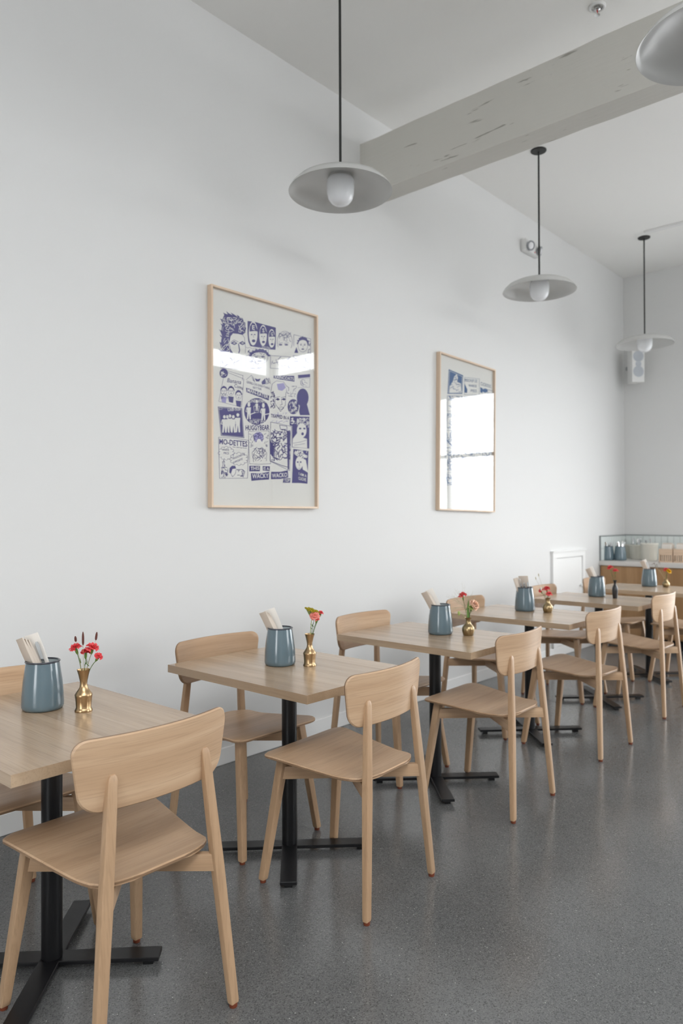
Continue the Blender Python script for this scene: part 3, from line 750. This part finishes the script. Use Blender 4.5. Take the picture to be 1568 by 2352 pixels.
for i, (px0, px1, yb) in enumerate(((1512.5, 1543.5, 1288), (1546, 1578, 1288.5))):
    a = on_z(px0, yb, WT); b = on_z(px1, yb, WT); X = 7.93
    a = on_x(px0, yb, X); b = on_x(px1, yb, X); wd = a.y-b.y
    t = empty('napkin_box', (X, (a.y+b.y)/2, WT), 0, ('pale wooden napkin caddy with slotted front, left of the pair on the counter', 'pale wooden napkin caddy with slotted front at the right edge of the counter')[i], 'caddy', 'wooden caddies on the counter')
    h = .138; dpt = .16
    bm = BM(); n = 6
    box(bm, 0, .01, -wd/2, wd/2, .075, h); finish('front_board', bm, 'boxwood', t, 0)
    for k in range(n+1):
        yy = -wd/2 + (wd-.010)*k/n; bm = BM(); box(bm, 0, .01, yy, yy+.010, .012, .075); finish('front_slat', bm, 'boxwood', t, 0)
    bm = BM(); box(bm, 0, dpt, -wd/2, wd/2, 0, .012); finish('bottom_board', bm, 'boxwood', t, 0)
    for s in (-1, 1):
        bm = BM(); y0 = s*(wd/2-.008) ; box(bm, .01, dpt-.01, min(y0, s*wd/2), max(y0, s*wd/2), .012, h); finish('side_board', bm, 'boxwood', t, 0)
    bm = BM(); box(bm, dpt-.01, dpt, -wd/2, wd/2, .012, h); finish('back_board', bm, 'boxwood', t, 0)
    for k in range(4):
        bm = BM(); box(bm, 0, .012, -wd/2+.016, wd/2-.016, 0, .175+.006*((k*2) % 3)); bevel(bm, .004, 1)
        o = finish('napkin', bm, 'napkin' if k % 2 else 'napkin2', None, 0, (X+.022+.028*k, (a.y+b.y)/2, WT+.0125), (0, .06, .0))
        tag(o, 'folded napkin standing in the %s wooden caddy' % ('left', 'right')[i], 'napkin', 'napkins in the %s caddy' % ('left', 'right')[i])

# ------------------------------------------------------------------ pendants
PD = {}
def pendant(x, y, label):
    RZ = 3.062
    t = empty('pendant_lamp', (x, y, RZ), 0, label, 'lamp', 'grey dish pendant lamps')
    if not PD:
        out = [(.014, .088), (.06, .086), (.13, .079), (.19, .066), (.232, .046), (.258, .021), (.2715, 0)]
        inn = [(r-.003 if r > .2 else r, z-.0028) for r, z in reversed(out)]; inn[0] = (.2690, .0004)
        bm = BM(); lathe(bm, out+inn, 72, close=True); PD['shade'] = finish('shade', bm, 'shade', t, 45)
        bm = BM(); lathe(bm, [(0, .075), (.050, .075), (.0685, .068), (.0725, .055), (.0722, .02), (.070, -.012), (.062, -.040), (.045, -.060), (.022, -.070), (0, -.072)], 40); PD['globe'] = finish('globe', bm, 'opal', t, 60)
        bm = BM(); lathe(bm, [(0, .068), (.060, .068), (.060, .0845), (0, .0845)], 40); PD['socket_plate'] = finish('socket_plate', bm, 'shade', t, 40)
        bm = BM(); lathe(bm, [(0, .086), (.0068, .086), (.0068, C-RZ-.008), (0, C-RZ-.008)], 16); PD['rod'] = finish('rod', bm, 'rod', t, 40)
        bm = BM(); lathe(bm, [(0, C-RZ-.010), (.055, C-RZ-.010), (.058, C-RZ-.007), (.0585, C-RZ), (0, C-RZ)], 40); PD['canopy'] = finish('canopy', bm, 'rod', t, 40)
        bm = BM(); lathe(bm, [(0, .086), (.012, .086), (.012, .098), (.0075, .101), (0, .101)], 16); PD['collar'] = finish('collar', bm, 'rod', t, 40)
    else:
        for k, o in PD.items(): link(k, o.data, t)
pendant(2.848, 2.535, 'grey dish pendant lamp hanging nearest the camera, left of the beam')
pendant(5.106, 2.54, 'grey dish pendant lamp just beyond the beam, beside the emergency light')
pendant(7.40, 2.56, 'farthest grey dish pendant lamp, hanging in front of the corner speaker')
pendant(2.85, .725, 'grey dish pendant lamp cut off by the upper right corner')
# ceiling raceway, sprinkler
a = on_z(1480, 532, C); b = on_z(1600, 507, C)
bm = BM(); box(bm, a.x-.02, a.x+.02, YR, a.y, C-.022, C); bevel(bm, .003, 1); tag(finish('cable_raceway', bm, 'white', None, 0), 'thin white cable raceway on the ceiling near the farthest pendant', 'raceway')
q = on_z(1371, 15, C)
t = empty('fire_sprinkler', q, 0, 'small chrome fire sprinkler in the ceiling before the beam', 'sprinkler')
bm = BM(); lathe(bm, [(.045, 0), (.046, -.004), (.038, -.010), (.030, -.008), (.028, 0)], 32); finish('escutcheon', bm, 'plastic', t, 50)
bm = BM(); lathe(bm, [(0, 0), (.018, 0), (.016, -.018), (.008, -.022), (0, -.022)], 20); finish('fitting', bm, 'chrome', t, 50)
bm = BM(); tube(bm, [(0, 0, -.02), (0, 0, -.045)], .003, 8); finish('bulb', bm, 'copper', t, 50)
bm = BM(); lathe(bm, [(0, -.045), (.015, -.046), (.015, -.048), (0, -.049)], 16); tube(bm, [(.008, 0, -.02), (.010, 0, -.033), (0.003, 0, -.046)], .0018, 6); tube(bm, [(-.008, 0, -.02), (-.010, 0, -.033), (-.003, 0, -.046)], .0018, 6); finish('deflector', bm, 'chrome', t, 50)
# emergency light on the left wall
t = empty('emergency_light', (6.17, D, 3.83), 0, 'white twin lamp emergency light high on the left wall', 'emergency light')
bm = BM(); box(bm, -.14, .14, -.055, 0, -.055, .055); bevel(bm, .012, 2); finish('housing', bm, 'plastic', t, 40)
for s in (-1, 1):
    bm = BM(); lathe(bm, [(0, 0), (.030, 0), (.044, .022), (.044, .036), (.036, .040), (.033, .034), (0, .034)], 24)
    lp = finish('lamp_head', bm, 'greyplastic', t, 40, (s*.085, -.052, -.005), (hp+.25, 0, s*.35))
    bm = BM(); lathe(bm, [(0, .036), (.031, .036), (.022, .042), (0, .044)], 20); finish('lens', bm, 'lens', lp, 40)
bm = BM(); lathe(bm, [(0, 0), (.005, 0), (.004, .004), (0, .005)], 10); finish('indicator', bm, 'red', t, 40, (.03, -.055, -.035), (hp, 0, 0))
# corner loudspeaker
cz = 3.055
t = empty('loudspeaker', (8.33, 2.99, cz), math.radians(-42), 'white loudspeaker mounted in the far corner behind the pendant lamp', 'speaker')
bm = BM(); fz, hz = .068, .195
ring = lambda z, s: [(-.075*s, -.075, z), (.075*s, -.075, z), (.055*s, .075, z), (-.055*s, .075, z)]
a = [bm.verts.new(v) for v in ring(-hz, .96)]; b = [bm.verts.new(v) for v in ring(hz, 1)]
for k in range(4): bm.faces.new([a[k], a[(k+1) % 4], b[(k+1) % 4], b[k]])
bm.faces.new(a); bm.faces.new(b); bevel(bm, .006, 2); finish('cabinet', bm, 'plastic', t, 40)
for z, r in ((.095, .062), (-.075, .062), (.008, .035)):
    bm = BM(); lathe(bm, [(0, .004), (r*.7, .004), (r, 0), (r, -.002), (0, -.002)], 28); finish('driver_grille', bm, 'grille', t, 50, (0, -.0755, z), (hp, 0, 0))
bm = BM(); box(bm, -.02, .02, .07, .17, -.02, .02); finish('bracket', bm, 'greyplastic', t, 0)

# ------------------------------------------------------------------ framed prints
class Print:
    """flat ink drawing laid out on the picture plane (metres right of / above the frame's lower left corner)"""
    def __init__(s, ox, oz, yplane, crop, scale): s.o = (ox, oz); s.y = yplane; s.crop = crop; s.sc = scale; s.layers = {}
    def uv(s, p):
        q = on_y(s.crop[0]+p[0]/s.sc, s.crop[1]+p[1]/s.sc, s.y); return (q.x-s.o[0], q.z-s.o[1])
    def add(s, mat, lvl, polys):
        s.layers.setdefault((mat, lvl), []).extend(polys)
    def poly(s, pts, mat='ink', lvl=0): s.add(mat, lvl, [[s.uv(p) for p in pts]])
    def stroke(s, pts, w=3, mat='ink', lvl=1, closed=False):
        pts = list(pts) + ([pts[0]] if closed else []); P = []
        for a, b in zip(pts, pts[1:]):
            d = Vector((b[0]-a[0], b[1]-a[1]))
            if d.length < 1e-6: continue
            d.normalize(); n = Vector((-d.y, d.x))*w/2; a_ = Vector(a)-d*w*.25; b_ = Vector(b)+d*w*.25
            P.append([s.uv(q) for q in (a_+n, b_+n, b_-n, a_-n)])
        s.add(mat, lvl, P)
    def ell(s, c, rx, ry, mat='ink', lvl=0, w=0, n=22, rot=0, a0=0, a1=360):
        pts = []
        for k in range(n+(1 if a1-a0 < 360 else 0)):
            a = math.radians(a0+(a1-a0)*k/n); x, y = rx*math.cos(a), ry*math.sin(a)
            pts.append((c[0]+x*math.cos(rot)-y*math.sin(rot), c[1]+x*math.sin(rot)+y*math.cos(rot)))
        if w: s.stroke(pts, w, mat, max(lvl, 1), closed=(a1-a0 >= 360))
        else: s.poly(pts, mat, lvl)
    def text(s, body, a, b, h, mat='ink', lvl=1, shear=0., bold=.0):
        cu = bpy.data.curves.new('t', 'FONT'); cu.body = body; cu.size = 1; cu.shear = shear; cu.offset = bold; cu.resolution_u = 2
        ob = bpy.data.objects.new('t', cu); COL.objects.link(ob); dg = bpy.context.evaluated_depsgraph_get(); me = bpy.data.meshes.new_from_object(ob.evaluated_get(dg))
        xs = [v.co.x for v in me.vertices]; x0, x1 = min(xs), max(xs)
        P = []
        for f in me.polygons:
            P.append([s.uv((a[0]+(b[0]-a[0])*(me.vertices[i].co.x-x0)/(x1-x0), a[1]+(b[1]-a[1])*(me.vertices[i].co.x-x0)/(x1-x0) - h*me.vertices[i].co.y/.7)) for i in f.vertices])
        s.add(mat, lvl, P)
        bpy.data.objects.remove(ob); bpy.data.curves.remove(cu); bpy.data.meshes.remove(me)
    def build(s, parent, y):
        out = {}
        for (mat, lvl), polys in sorted(s.layers.items(), key=lambda k: k[0][1]):
            vs, fs = [], []
            for p in polys:
                n0 = len(vs); yy = y - .0004*(lvl+1) - 3e-6*(len(fs) % 101); vs += [(a, yy, b) for a, b in p]
                if len(p) <= 4: fs.append([n0+k for k in range(len(p))])
                else:
                    for tri in tessellate_polygon([[Vector((a, b, 0)) for a, b in p]]): fs.append([n0+k for k in tri])
            me = bpy.data.meshes.new('printed_ink'); me.from_pydata(vs, [], fs); me.materials.append(M[mat]); me.validate()
            link('printed_ink', me, parent)
def face(pr, c, w, h, hair='ink', seed=0, ln=2.5, bg='paper', lvl=1, fill=False):
    r = random.Random(seed); x, y = c
    if fill: pr.ell(c, w, h, bg, lvl)
    pr.ell((x, y), w, h, 'ink', lvl+1, ln)
    for s in (-1, 1):
        pr.ell((x+s*w*.38, y-h*.08), w*.17, h*.07, 'ink', lvl+1); pr.stroke([(x+s*w*.62, y-h*.22), (x+s*w*.2, y-h*.27)], ln, 'ink', lvl+1)
    pr.stroke([(x, y-h*.05), (x+w*.12, y+h*.28), (x-w*.05, y+h*.30)], ln*.8, 'ink', lvl+1)
    pr.ell((x, y+h*.55), w*.28, h*.09, 'ink', lvl+1)
    if hair:
        pts = []
        for k in range(19):
            a = math.radians(180+180*k/18); q = 1.12+.16*(k % 2)+r.uniform(-.05, .08); pts.append((x+w*q*math.cos(a), y-h*.15+h*q*math.sin(a)))
        for k in range(9):
            a = math.radians(360-180*k/8); pts.append((x+w*.95*math.cos(a), y-h*.3+h*.55*math.sin(a)))
        pr.poly(pts, hair, lvl+1)
def scribble(pr, x0, y0, x1, y1, n, seed, w=2, mat='ink', lvl=1, ln=40):
    r = random.Random(seed)
    for k in range(n):
        x, y = r.uniform(x0, x1), r.uniform(y0, y1); a = r.uniform(0, 6.28); q = []
        for j in range(4):
            q.append((x, y)); a += r.uniform(-.9, .9); x = min(x1, max(x0, x+math.cos(a)*ln*.4)); y = min(y1, max(y0, y+math.sin(a)*ln*.4))
        pr.stroke(q, w*r.uniform(.7, 1.5), mat, lvl)
def figure(pr, x, y, h, mat='paper', lvl=1):
    w = h*.13
    pr.ell((x, y+h*.10), w*.62, h*.10, mat, lvl)
    pr.poly([(x-w, y+h*.24), (x+w, y+h*.24), (x+w*.8, y+h*.58), (x+w*.95, y+h), (x+w*.35, y+h), (x, y+h*.62), (x-w*.35, y+h), (x-w*.95, y+h), (x-w*.8, y+h*.58)], mat, lvl)
    pr.stroke([(x-w, y+h*.27), (x-w*1.5, y+h*.5), (x-w*.4, y+h*.55)], h*.035, mat, lvl)
def framed(name, x0, x1, z0, z1, rot, label, pr):
    y = D; wd, ht, dp, fw = x1-x0, z1-z0, .036, .0125
    t = empty(name, (x0, y, z0), 0, label, 'picture', 'framed prints on the left wall'); t.rotation_euler = (0, rot, 0)
    for a, b, c, d, vert in ((0, fw, 0, ht, 1), (wd-fw, wd, 0, ht, 1), (fw, wd-fw, ht-fw, ht, 0), (fw, wd-fw, 0, fw, 0)):
        bm = BM()
        if vert: box(bm, -(b-a)/2, (b-a)/2, -dp, 0, -(d-c)/2, (d-c)/2); r_ = (0, 0, 0)
        else: box(bm, -(d-c)/2, (d-c)/2, -dp, 0, -(b-a)/2, (b-a)/2); r_ = (0, hp, 0)
        bevel(bm, .0012, 1); o = finish('frame_bar', bm, 'maple', t, 0, ((a+b)/2, 0, (c+d)/2), r_)
    bm = BM(); box(bm, fw, wd-fw, -.012, -.004, fw, ht-fw); finish('backing_board', bm, 'paper', t, 0)
    bm = BM(); box(bm, fw+.012, wd-fw-.014, -.0145, -.0125, fw+.012, ht-fw-.012); p = finish('print_sheet', bm, 'paper', t, 0)
    pr.build(p, -.0146)
    bm = BM(); box(bm, fw, wd-fw, -.030, -.028, fw, ht-fw, 1)
    for f in bm.faces:
        if f.calc_center_median().y < -.0299: f.material_index = 0
    finish('glass_pane', bm, ['glass', 'clear'], t, 0)
    return t
F1 = (2.4826, 3.3218, 1.4148, 2.6273); F2 = (4.655, 5.495, 1.414, 2.630)
p1 = Print(F1[0], F1[2], D-.0146, (450, 630), 4.126)
q = p1
# spiky haired head
rr = random.Random(2); pts = []
for x, y in ((232, 735), (228, 660), (240, 600), (232, 545), (245, 490), (240, 440), (268, 385), (300, 380), (345, 388), (395, 405), (435, 430), (458, 470), (466, 520), (462, 560)): pts += [(x, y), (x-rr.uniform(8, 18), y-rr.uniform(18, 32)), (x+8, y-12)]
q.poly(pts + [(440, 575), (400, 565), (350, 560), (325, 590), (310, 650), (318, 735)], 'ink', 0)
scribble(q, 248, 410, 455, 550, 60, 4, 3.5, 'paper', 1, 34); scribble(q, 240, 560, 310, 720, 20, 5, 3.5, 'paper', 1, 30)
q.stroke([(440, 575), (458, 600), (468, 700), (466, 745)], 3); q.stroke([(325, 590), (312, 650), (330, 720), (350, 745)], 3)
for x in (362, 440): q.poly([(x-36, 652), (x, 632), (x+30, 655), (x, 672)], 'ink', 0); q.ell((x, 652), 9, 9, 'paper', 1); q.ell((x, 652), 5, 5, 'ink', 2)
q.stroke([(330, 640), (360, 622), (398, 640)], 4); q.stroke([(402, 660), (412, 720), (405, 745)], 9); q.poly([(318, 700), (350, 745), (322, 748)], 'ink', 0)
# three capped heads
q.poly([(488, 442), (560, 452), (640, 475), (755, 505), (756, 600), (752, 715), (690, 712), (600, 695), (515, 682), (495, 640), (487, 560)], 'ink', 0)
for k, (x, y, w_, h_, L1) in enumerate(((540, 560, 42, 115, 'E'), (634, 580, 36, 100, 'S'), (716, 608, 32, 88, 'G'))):
    q.ell((x, y), w_, h_, 'paper', 1); q.poly([(x-w_*.8, y-h_*.15), (x-w_*.75, y-h_*.55), (x-w_*.2, y-h_*.88), (x+w_*.4, y-h_*.8), (x+w_*.8, y-h_*.4), (x+w_*1.15, y-h_*.15), (x+w_*.3, y-h_*.2)], 'ink', 2)
    q.text(L1, (x-w_*.25, y-h_*.32), (x+w_*.35, y-h_*.28), h_*.36, 'paper', 3, bold=.02)
    for s in (-1, 1): q.ell((x+s*w_*.35, y+h_*.1), w_*.16, h_*.05, 'ink', 2)
    q.stroke([(x, y+h_*.1), (x+w_*.12, y+h_*.38)], 2.5, 'ink', 2); q.ell((x+w_*.1, y+h_*.62), w_*.4, h_*.12, 'ink', 2)
q.text('SOUTH', (622, 697), (700, 712), 20, 'paper', 1); q.stroke([(470, 690), (490, 700), (505, 692), (530, 706), (560, 700), (590, 714)], 2.5)
face(q, (600, 790), 80, 60, 'ink', 3); scribble(q, 490, 715, 690, 765, 26, 6, 3, 'ink', 1, 24)
# sketched head, small framed face
q.ell((840, 640), 72, 100, 'ink', 1, 3, a0=150, a1=395); scribble(q, 785, 555, 900, 640, 22, 7, 2.5, 'ink', 1, 40)
for x in (800, 855): q.ell((x, 668), 18, 7, 'ink', 0); q.stroke([(x-22, 655), (x+20, 650)], 3)
q.stroke([(925, 680), (925, 572), (1085, 612), (1085, 760)], 3); face(q, (1010, 675), 46, 62, 'ink', 9); scribble(q, 1055, 620, 1083, 745, 16, 10, 4, 'ink', 1, 18); q.poly([(930, 745), (950, 690), (968, 745)], 'ink', 0)
# hidden band (under the bright reflection)
for k, (x, w_) in enumerate(((330, 120), (560, 110), (800, 120), (1000, 100))): q.stroke([(x-w_*.8, 770), (x+w_*.8, 775+k*4), (x+w_*.8, 900), (x-w_*.8, 890)], 3, closed=True); scribble(q, x-w_*.7, 785, x+w_*.7, 890, 14, 70+k, 3, 'ink', 1, 40)
# round badge + Banana Coma
q.ell((262, 938), 40, 45, 'ink', 0); scribble(q, 238, 912, 286, 965, 9, 12, 5, 'paper', 1, 16)
q.stroke([(300, 915), (445, 960), (438, 1005)], 2.5); q.stroke([(300, 930), (452, 992), (430, 1260), (215, 1205), (258, 985)], 2.5)
q.text('Banana', (292, 1022), (425, 1042), 40, 'ink', 2, .25); q.text('Coma', (362, 1070), (446, 1096), 34, 'ink', 2, .25)
for k, (x, y) in enumerate(((262, 1110), (330, 1110), (402, 1150))): face(q, (x, y), 26, 38, 'ink', 13+k, 2); q.poly([(x-26, y+45), (x+26, y+52), (x+20, y+110), (x-18, y+100)], 'ink' if k else 'ink_pale', 0)
scribble(q, 235, 1130, 300, 1190, 14, 14, 2.5, 'ink', 1, 20)
# dark square with five figures
q.poly([(206, 1254), (320, 1262), (436, 1270), (445, 1400), (457, 1552), (340, 1540), (235, 1530), (222, 1400)], 'ink', 0)
q.stroke([(214, 1262), (430, 1278), (450, 1544), (241, 1524)], 2.5, 'paper', 1, True)
q.text('UsB-52s', (300, 1298), (418, 1290), 30, 'paper', 1, bold=.01); q.ell((232, 1274), 16, 9, 'paper', 1, 2)
for k, x in enumerate((268, 296, 320, 352, 395)): figure(q, x, 1335-8*(k == 2)-18*(k == 4), 165 if k != 4 else 180); q.ell((x, 1335+10-18*(k == 4)), 16, 24, 'ink', 2, 3)
# Mo-dettes panel
q.stroke([(212, 1545), (350, 1552), (497, 1575), (487, 1932), (222, 1934)], 3, closed=True)
q.text('MO-DETTES', (220, 1608), (485, 1634), 50, 'ink', 1, bold=.02)
for c, rx, ry in (((285, 1695), 62, 52), ((405, 1750), 72, 50)):
    for k in range(12): a = k*.5236; q.ell((c[0]+rx*math.cos(a), c[1]+ry*math.sin(a)), 17, 13, 'ink', 1, 2, 8, 0, math.degrees(a)-100, math.degrees(a)+100)
q.text('WHITE', (245, 1672), (312, 1674), 20); q.text('MICE', (262, 1704), (310, 1706), 20)
q.text('MASOCHISTIC', (345, 1758), (462, 1712), 20); q.text('OPPOSITE', (350, 1798), (440, 1758), 20); q.text('two timing mods', (345, 1640), (480, 1652), 12)
q.poly([(315, 1880), (318, 1835), (340, 1815), (370, 1815), (380, 1840), (345, 1845), (330, 1890)], 'ink', 0); q.stroke([(330, 1890), (345, 1920), (372, 1890), (378, 1850)], 3); q.stroke([(380, 1850), (440, 1850), (462, 1870), (445, 1925)], 4); scribble(q, 385, 1855, 450, 1915, 12, 15, 4, 'ink', 1, 22)
scribble(q, 240, 1830, 300, 1925, 22, 16, 4, 'ink', 1, 30); q.stroke([(250, 1830), (262, 1755), (275, 1830)], 3); scribble(q, 250, 1770, 276, 1830, 8, 17, 2, 'ink', 1, 26)
# grrrls
q.stroke([(475, 1000), (525, 955), (540, 1010)], 2.5); q.poly([(535, 960), (560, 1025), (545, 1010)], 'ink', 0); q.poly([(555, 985), (582, 995), (612, 988), (598, 1015), (570, 1015)], 'ink', 0); q.poly([(620, 1020), (655, 985), (660, 1040), (625, 1045)], 'ink', 0); scribble(q, 660, 985, 705, 1045, 14, 18, 2.5, 'ink', 1, 24)
q.text('GRRRLS DO EVERYTHING', (478, 1030), (700, 1094), 22); q.text('BETTER', (538, 1082), (620, 1100), 20)
q.poly([(474, 1074), (580, 1110), (692, 1150), (688, 1196), (580, 1155), (478, 1116)], 'ink', 0); q.text('MAN-EATER', (486, 1112), (684, 1180), 32, 'paper', 1, bold=.015)
q.poly([(735, 960), (930, 962), (932, 1018), (800, 998), (735, 985)], 'ink', 0); q.text('RAINCOATS', (745, 985), (925, 1008), 30, 'paper', 1, bold=.01); q.poly([(965, 955), (1080, 945), (1080, 975), (968, 985)], 'ink', 0)
q.stroke([(965, 990), (1080, 985), (1075, 1070), (962, 1075)], 2); scribble(q, 985, 1000, 1060, 1060, 8, 19, 3, 'ink', 1, 30)
# round badge with a band
q.ell((575, 1300), 120, 128, 'ink', 0)
q.text('SHONEN KNIFE', (475, 1215), (660, 1215), 30, 'paper', 1, bold=.012); q.text('SECRET ZIZ', (505, 1410), (650, 1418), 28, 'paper', 1, bold=.012)
for x, y, h in ((500, 1225, 150), (575, 1205, 90), (637, 1235, 150)): figure(q, x, y, h); q.poly([(x-14, y+10), (x-8, y-14), (x+8, y-14), (x+14, y+10)], 'paper', 1)
q.stroke([(510, 1330), (560, 1310)], 8, 'paper', 1); q.stroke([(640, 1330), (692, 1322)], 8, 'paper', 1); q.stroke([(545, 1250), (600, 1250), (590, 1310), (552, 1310)], 3, 'paper', 1, True); q.text('from japan', (535, 1380), (620, 1380), 12, 'paper', 1)
q.text('HUGGYBEAR', (468, 1478), (694, 1474), 46, 'ink', 1, bold=.02)
# curly haired sitter
q.stroke([(495, 1488), (690, 1484), (706, 1795), (600, 1800), (506, 1796)], 2.5, closed=True); q.ell((592, 1545), 48, 50, 'ink_pale', 0); scribble(q, 545, 1500, 640, 1590, 40, 21, 3, 'ink', 1, 22); q.ell((595, 1590), 22, 30, 'paper', 2); q.stroke([(545, 1780), (530, 1690), (570, 1640), (595, 1655), (625, 1640), (668, 1690), (665, 1770)], 2.5)
scribble(q, 540, 1650, 655, 1770, 60, 22, 2.2, 'ink', 1, 26); scribble(q, 505, 1500, 540, 1640, 14, 23, 2, 'ink', 1, 16); scribble(q, 645, 1500, 685, 1640, 14, 24, 2, 'ink', 1, 16)
# large face
q.stroke([(708, 1110), (720, 1040), (760, 1010), (830, 1020), (855, 1060)], 3); q.poly([(765, 1040), (830, 1030), (850, 1075), (815, 1105), (778, 1095)], 'ink_pale', 0); q.stroke([(740, 1130), (750, 1230), (800, 1300), (845, 1240), (850, 1120)], 3); scribble(q, 708, 1110, 745, 1270, 24, 25, 4, 'ink', 1, 26)
for x in (775, 832): q.poly([(x-24, 1185), (x, 1172), (x+20, 1186), (x, 1196)], 'ink', 0); q.stroke([(x-26, 1168), (x+18, 1160)], 3.5)
q.stroke([(808, 1180), (815, 1235), (795, 1240)], 3); q.ell((805, 1268), 24, 10, 'ink', 1, 3); scribble(q, 855, 1060, 950, 1160, 20, 26, 2.2, 'ink', 1, 34)
q.text('TRAPPED IN A', (708, 1354), (882, 1380), 32, 'ink', 1, bold=.02); scribble(q, 730, 1310, 870, 1335, 12, 27, 2.5, 'ink_pale', 1, 18); scribble(q, 715, 1385, 870, 1408, 12, 28, 2.5, 'ink_pale', 1, 18)
q.ell((920, 1255), 53, 72, 'ink', 0); scribble(q, 885, 1200, 955, 1310, 34, 29, 4, 'paper', 1, 18)
q.ell((1010, 1170), 56, 88, 'ink', 0); q.poly([(985, 1230), (1050, 1230), (1078, 1335), (985, 1335), (975, 1300)], 'ink', 0)
# crowded panel
q.stroke([(706, 1400), (905, 1442), (885, 1862), (700, 1770)], 3, closed=True); scribble(q, 712, 1470, 890, 1760, 95, 30, 5, 'ink', 1, 40); q.poly([(700, 1560), (740, 1640), (735, 1740), (702, 1700)], 'ink', 0); q.poly([(860, 1480), (895, 1500), (880, 1850), (868, 1850)], 'ink', 0); q.stroke([(790, 1430), (860, 1440), (860, 1480), (800, 1470)], 4, closed=True); q.stroke([(705, 1770), (820, 1815), (880, 1830)], 5); q.stroke([(740, 1770), (745, 1640), (790, 1600)], 6)
# two right hand panels
q.poly([(912, 1345), (1074, 1350), (1072, 1652), (990, 1645), (908, 1640)], 'ink', 0)
q.ell((1000, 1480), 46, 70, 'paper', 1); scribble(q, 955, 1365, 1068, 1450, 50, 32, 4.5, 'paper', 1, 20); q.poly([(915, 1560), (960, 1500), (1000, 1545), (1050, 1560), (1052, 1648), (912, 1636)], 'paper', 1)
for x in (985, 1025): q.ell((x, 1462), 12, 8, 'ink', 2)
q.ell((1008, 1512), 12, 14, 'ink', 2); q.stroke([(920, 1600), (990, 1590), (1045, 1570)], 3, 'ink', 2); q.stroke([(930, 1620), (1030, 1605)], 3, 'ink', 2)
q.poly([(889, 1345), (948, 1350), (946, 1445), (886, 1432)], 'ink', 2); scribble(q, 896, 1362, 940, 1428, 12, 33, 6, 'paper', 3, 16)
q.poly([(922, 1655), (1065, 1675), (1055, 1985), (985, 1978), (908, 1978)], 'ink', 0); q.ell((975, 1790), 34, 62, 'paper', 1); scribble(q, 930, 1670, 1055, 1740, 30, 34, 6, 'paper', 1, 26); q.poly([(1000, 1740), (1040, 1760), (1060, 1880), (1010, 1850)], 'paper', 1)
for x in (962, 990): q.ell((x, 1780), 9, 7, 'ink', 2)
q.stroke([(976, 1790), (980, 1820)], 3, 'ink', 2); q.stroke([(962, 1838), (992, 1838)], 3, 'ink', 2); q.text('I AM A', (972, 1902), (1045, 1925), 26, 'paper', 3, bold=.015); q.text('CLICHE', (968, 1945), (1040, 1962), 28, 'paper', 3, bold=.015)
# banners
for P_, tx, a, b, h in (([(505, 1815), (605, 1816), (603, 1866), (503, 1868)], 'THIS', (515, 1856), (598, 1852), 32), ([(630, 1818), (698, 1820), (696, 1865), (632, 1860)], 'IS A', (638, 1852), (690, 1856), 28),
                     ([(518, 1884), (600, 1888), (692, 1872), (690, 1945), (600, 1950), (524, 1958)], 'WACKY', (530, 1934), (686, 1928), 42), ([(710, 1872), (800, 1872), (868, 1858), (872, 1925), (800, 1940), (710, 1942)], 'WACKO', (718, 1930), (862, 1918), 40),
                     ([(828, 1934), (893, 1932), (890, 1976), (822, 1974)], 'TOP', (834, 1968), (886, 1966), 28)):
    q.poly(P_, 'ink', 2); q.text(tx, a, b, h, 'paper', 3, bold=.015)
framed('picture_frame', *F1, 0, 'larger looking framed violet ink print on the left wall, nearest the camera', p1)
p2 = Print(F2[0], F2[2], D-.0146, (980, 790), 5.878); q = p2
q.poly([(275, 330), (470, 408), (462, 660), (262, 665)], 'ink2', 0); q.stroke([(285, 352), (458, 424), (452, 648), (274, 650)], 4, 'paper', 1, True)
q.poly([(285, 650), (290, 560), (330, 500), (350, 430), (385, 390), (400, 440), (390, 500), (440, 520), (450, 640)], 'paper', 1); scribble(q, 300, 470, 440, 640, 16, 3, 4, 'ink2', 2, 40); scribble(q, 300, 420, 400, 480, 12, 4, 4, 'ink2', 2, 24)
q.stroke([(490, 435), (690, 448), (690, 670), (490, 670)], 3, 'ink2', 1, True); q.text('MIDCHUF OE', (492, 492), (660, 500), 40, 'ink2', 1); q.text('WARDE', (545, 560), (655, 565), 32, 'ink2', 1); q.text('PIES', (575, 630), (655, 632), 36, 'ink2', 1); q.poly([(492, 520), (530, 600), (525, 645), (492, 640)], 'ink2', 0)
q.text('CUCKOOC', (708, 532), (850, 570), 44, 'ink2', 1); q.poly([(705, 560), (740, 580), (735, 640), (705, 630)], 'ink2', 0); q.ell((770, 605), 34, 28, 'ink2', 0); q.stroke([(800, 590), (880, 610), (870, 640), (805, 640)], 4, 'ink2', 1, True)
for k, (x0, x1, y0, y1) in enumerate(((260, 460, 690, 900), (490, 690, 700, 900), (705, 870, 700, 900), (260, 400, 930, 1130), (420, 640, 930, 1130), (660, 870, 930, 1130), (250, 390, 1160, 1400), (410, 600, 1160, 1400), (620, 870, 1160, 1400), (240, 390, 1440, 1700), (410, 610, 1440, 1700), (630, 870, 1440, 1700), (240, 430, 1730, 1900), (460, 860, 1730, 1900))):
    q.stroke([(x0, y0), (x1, y0), (x1, y1), (x0, y1)], 4, 'ink2', 1, True); scribble(q, x0+8, y0+8, x1-8, y1-8, 26, 90+k, 6, 'ink2', 1, 60)
framed('picture_frame', *F2, .018, 'framed blue ink print on the left wall washed out by window reflection', p2)
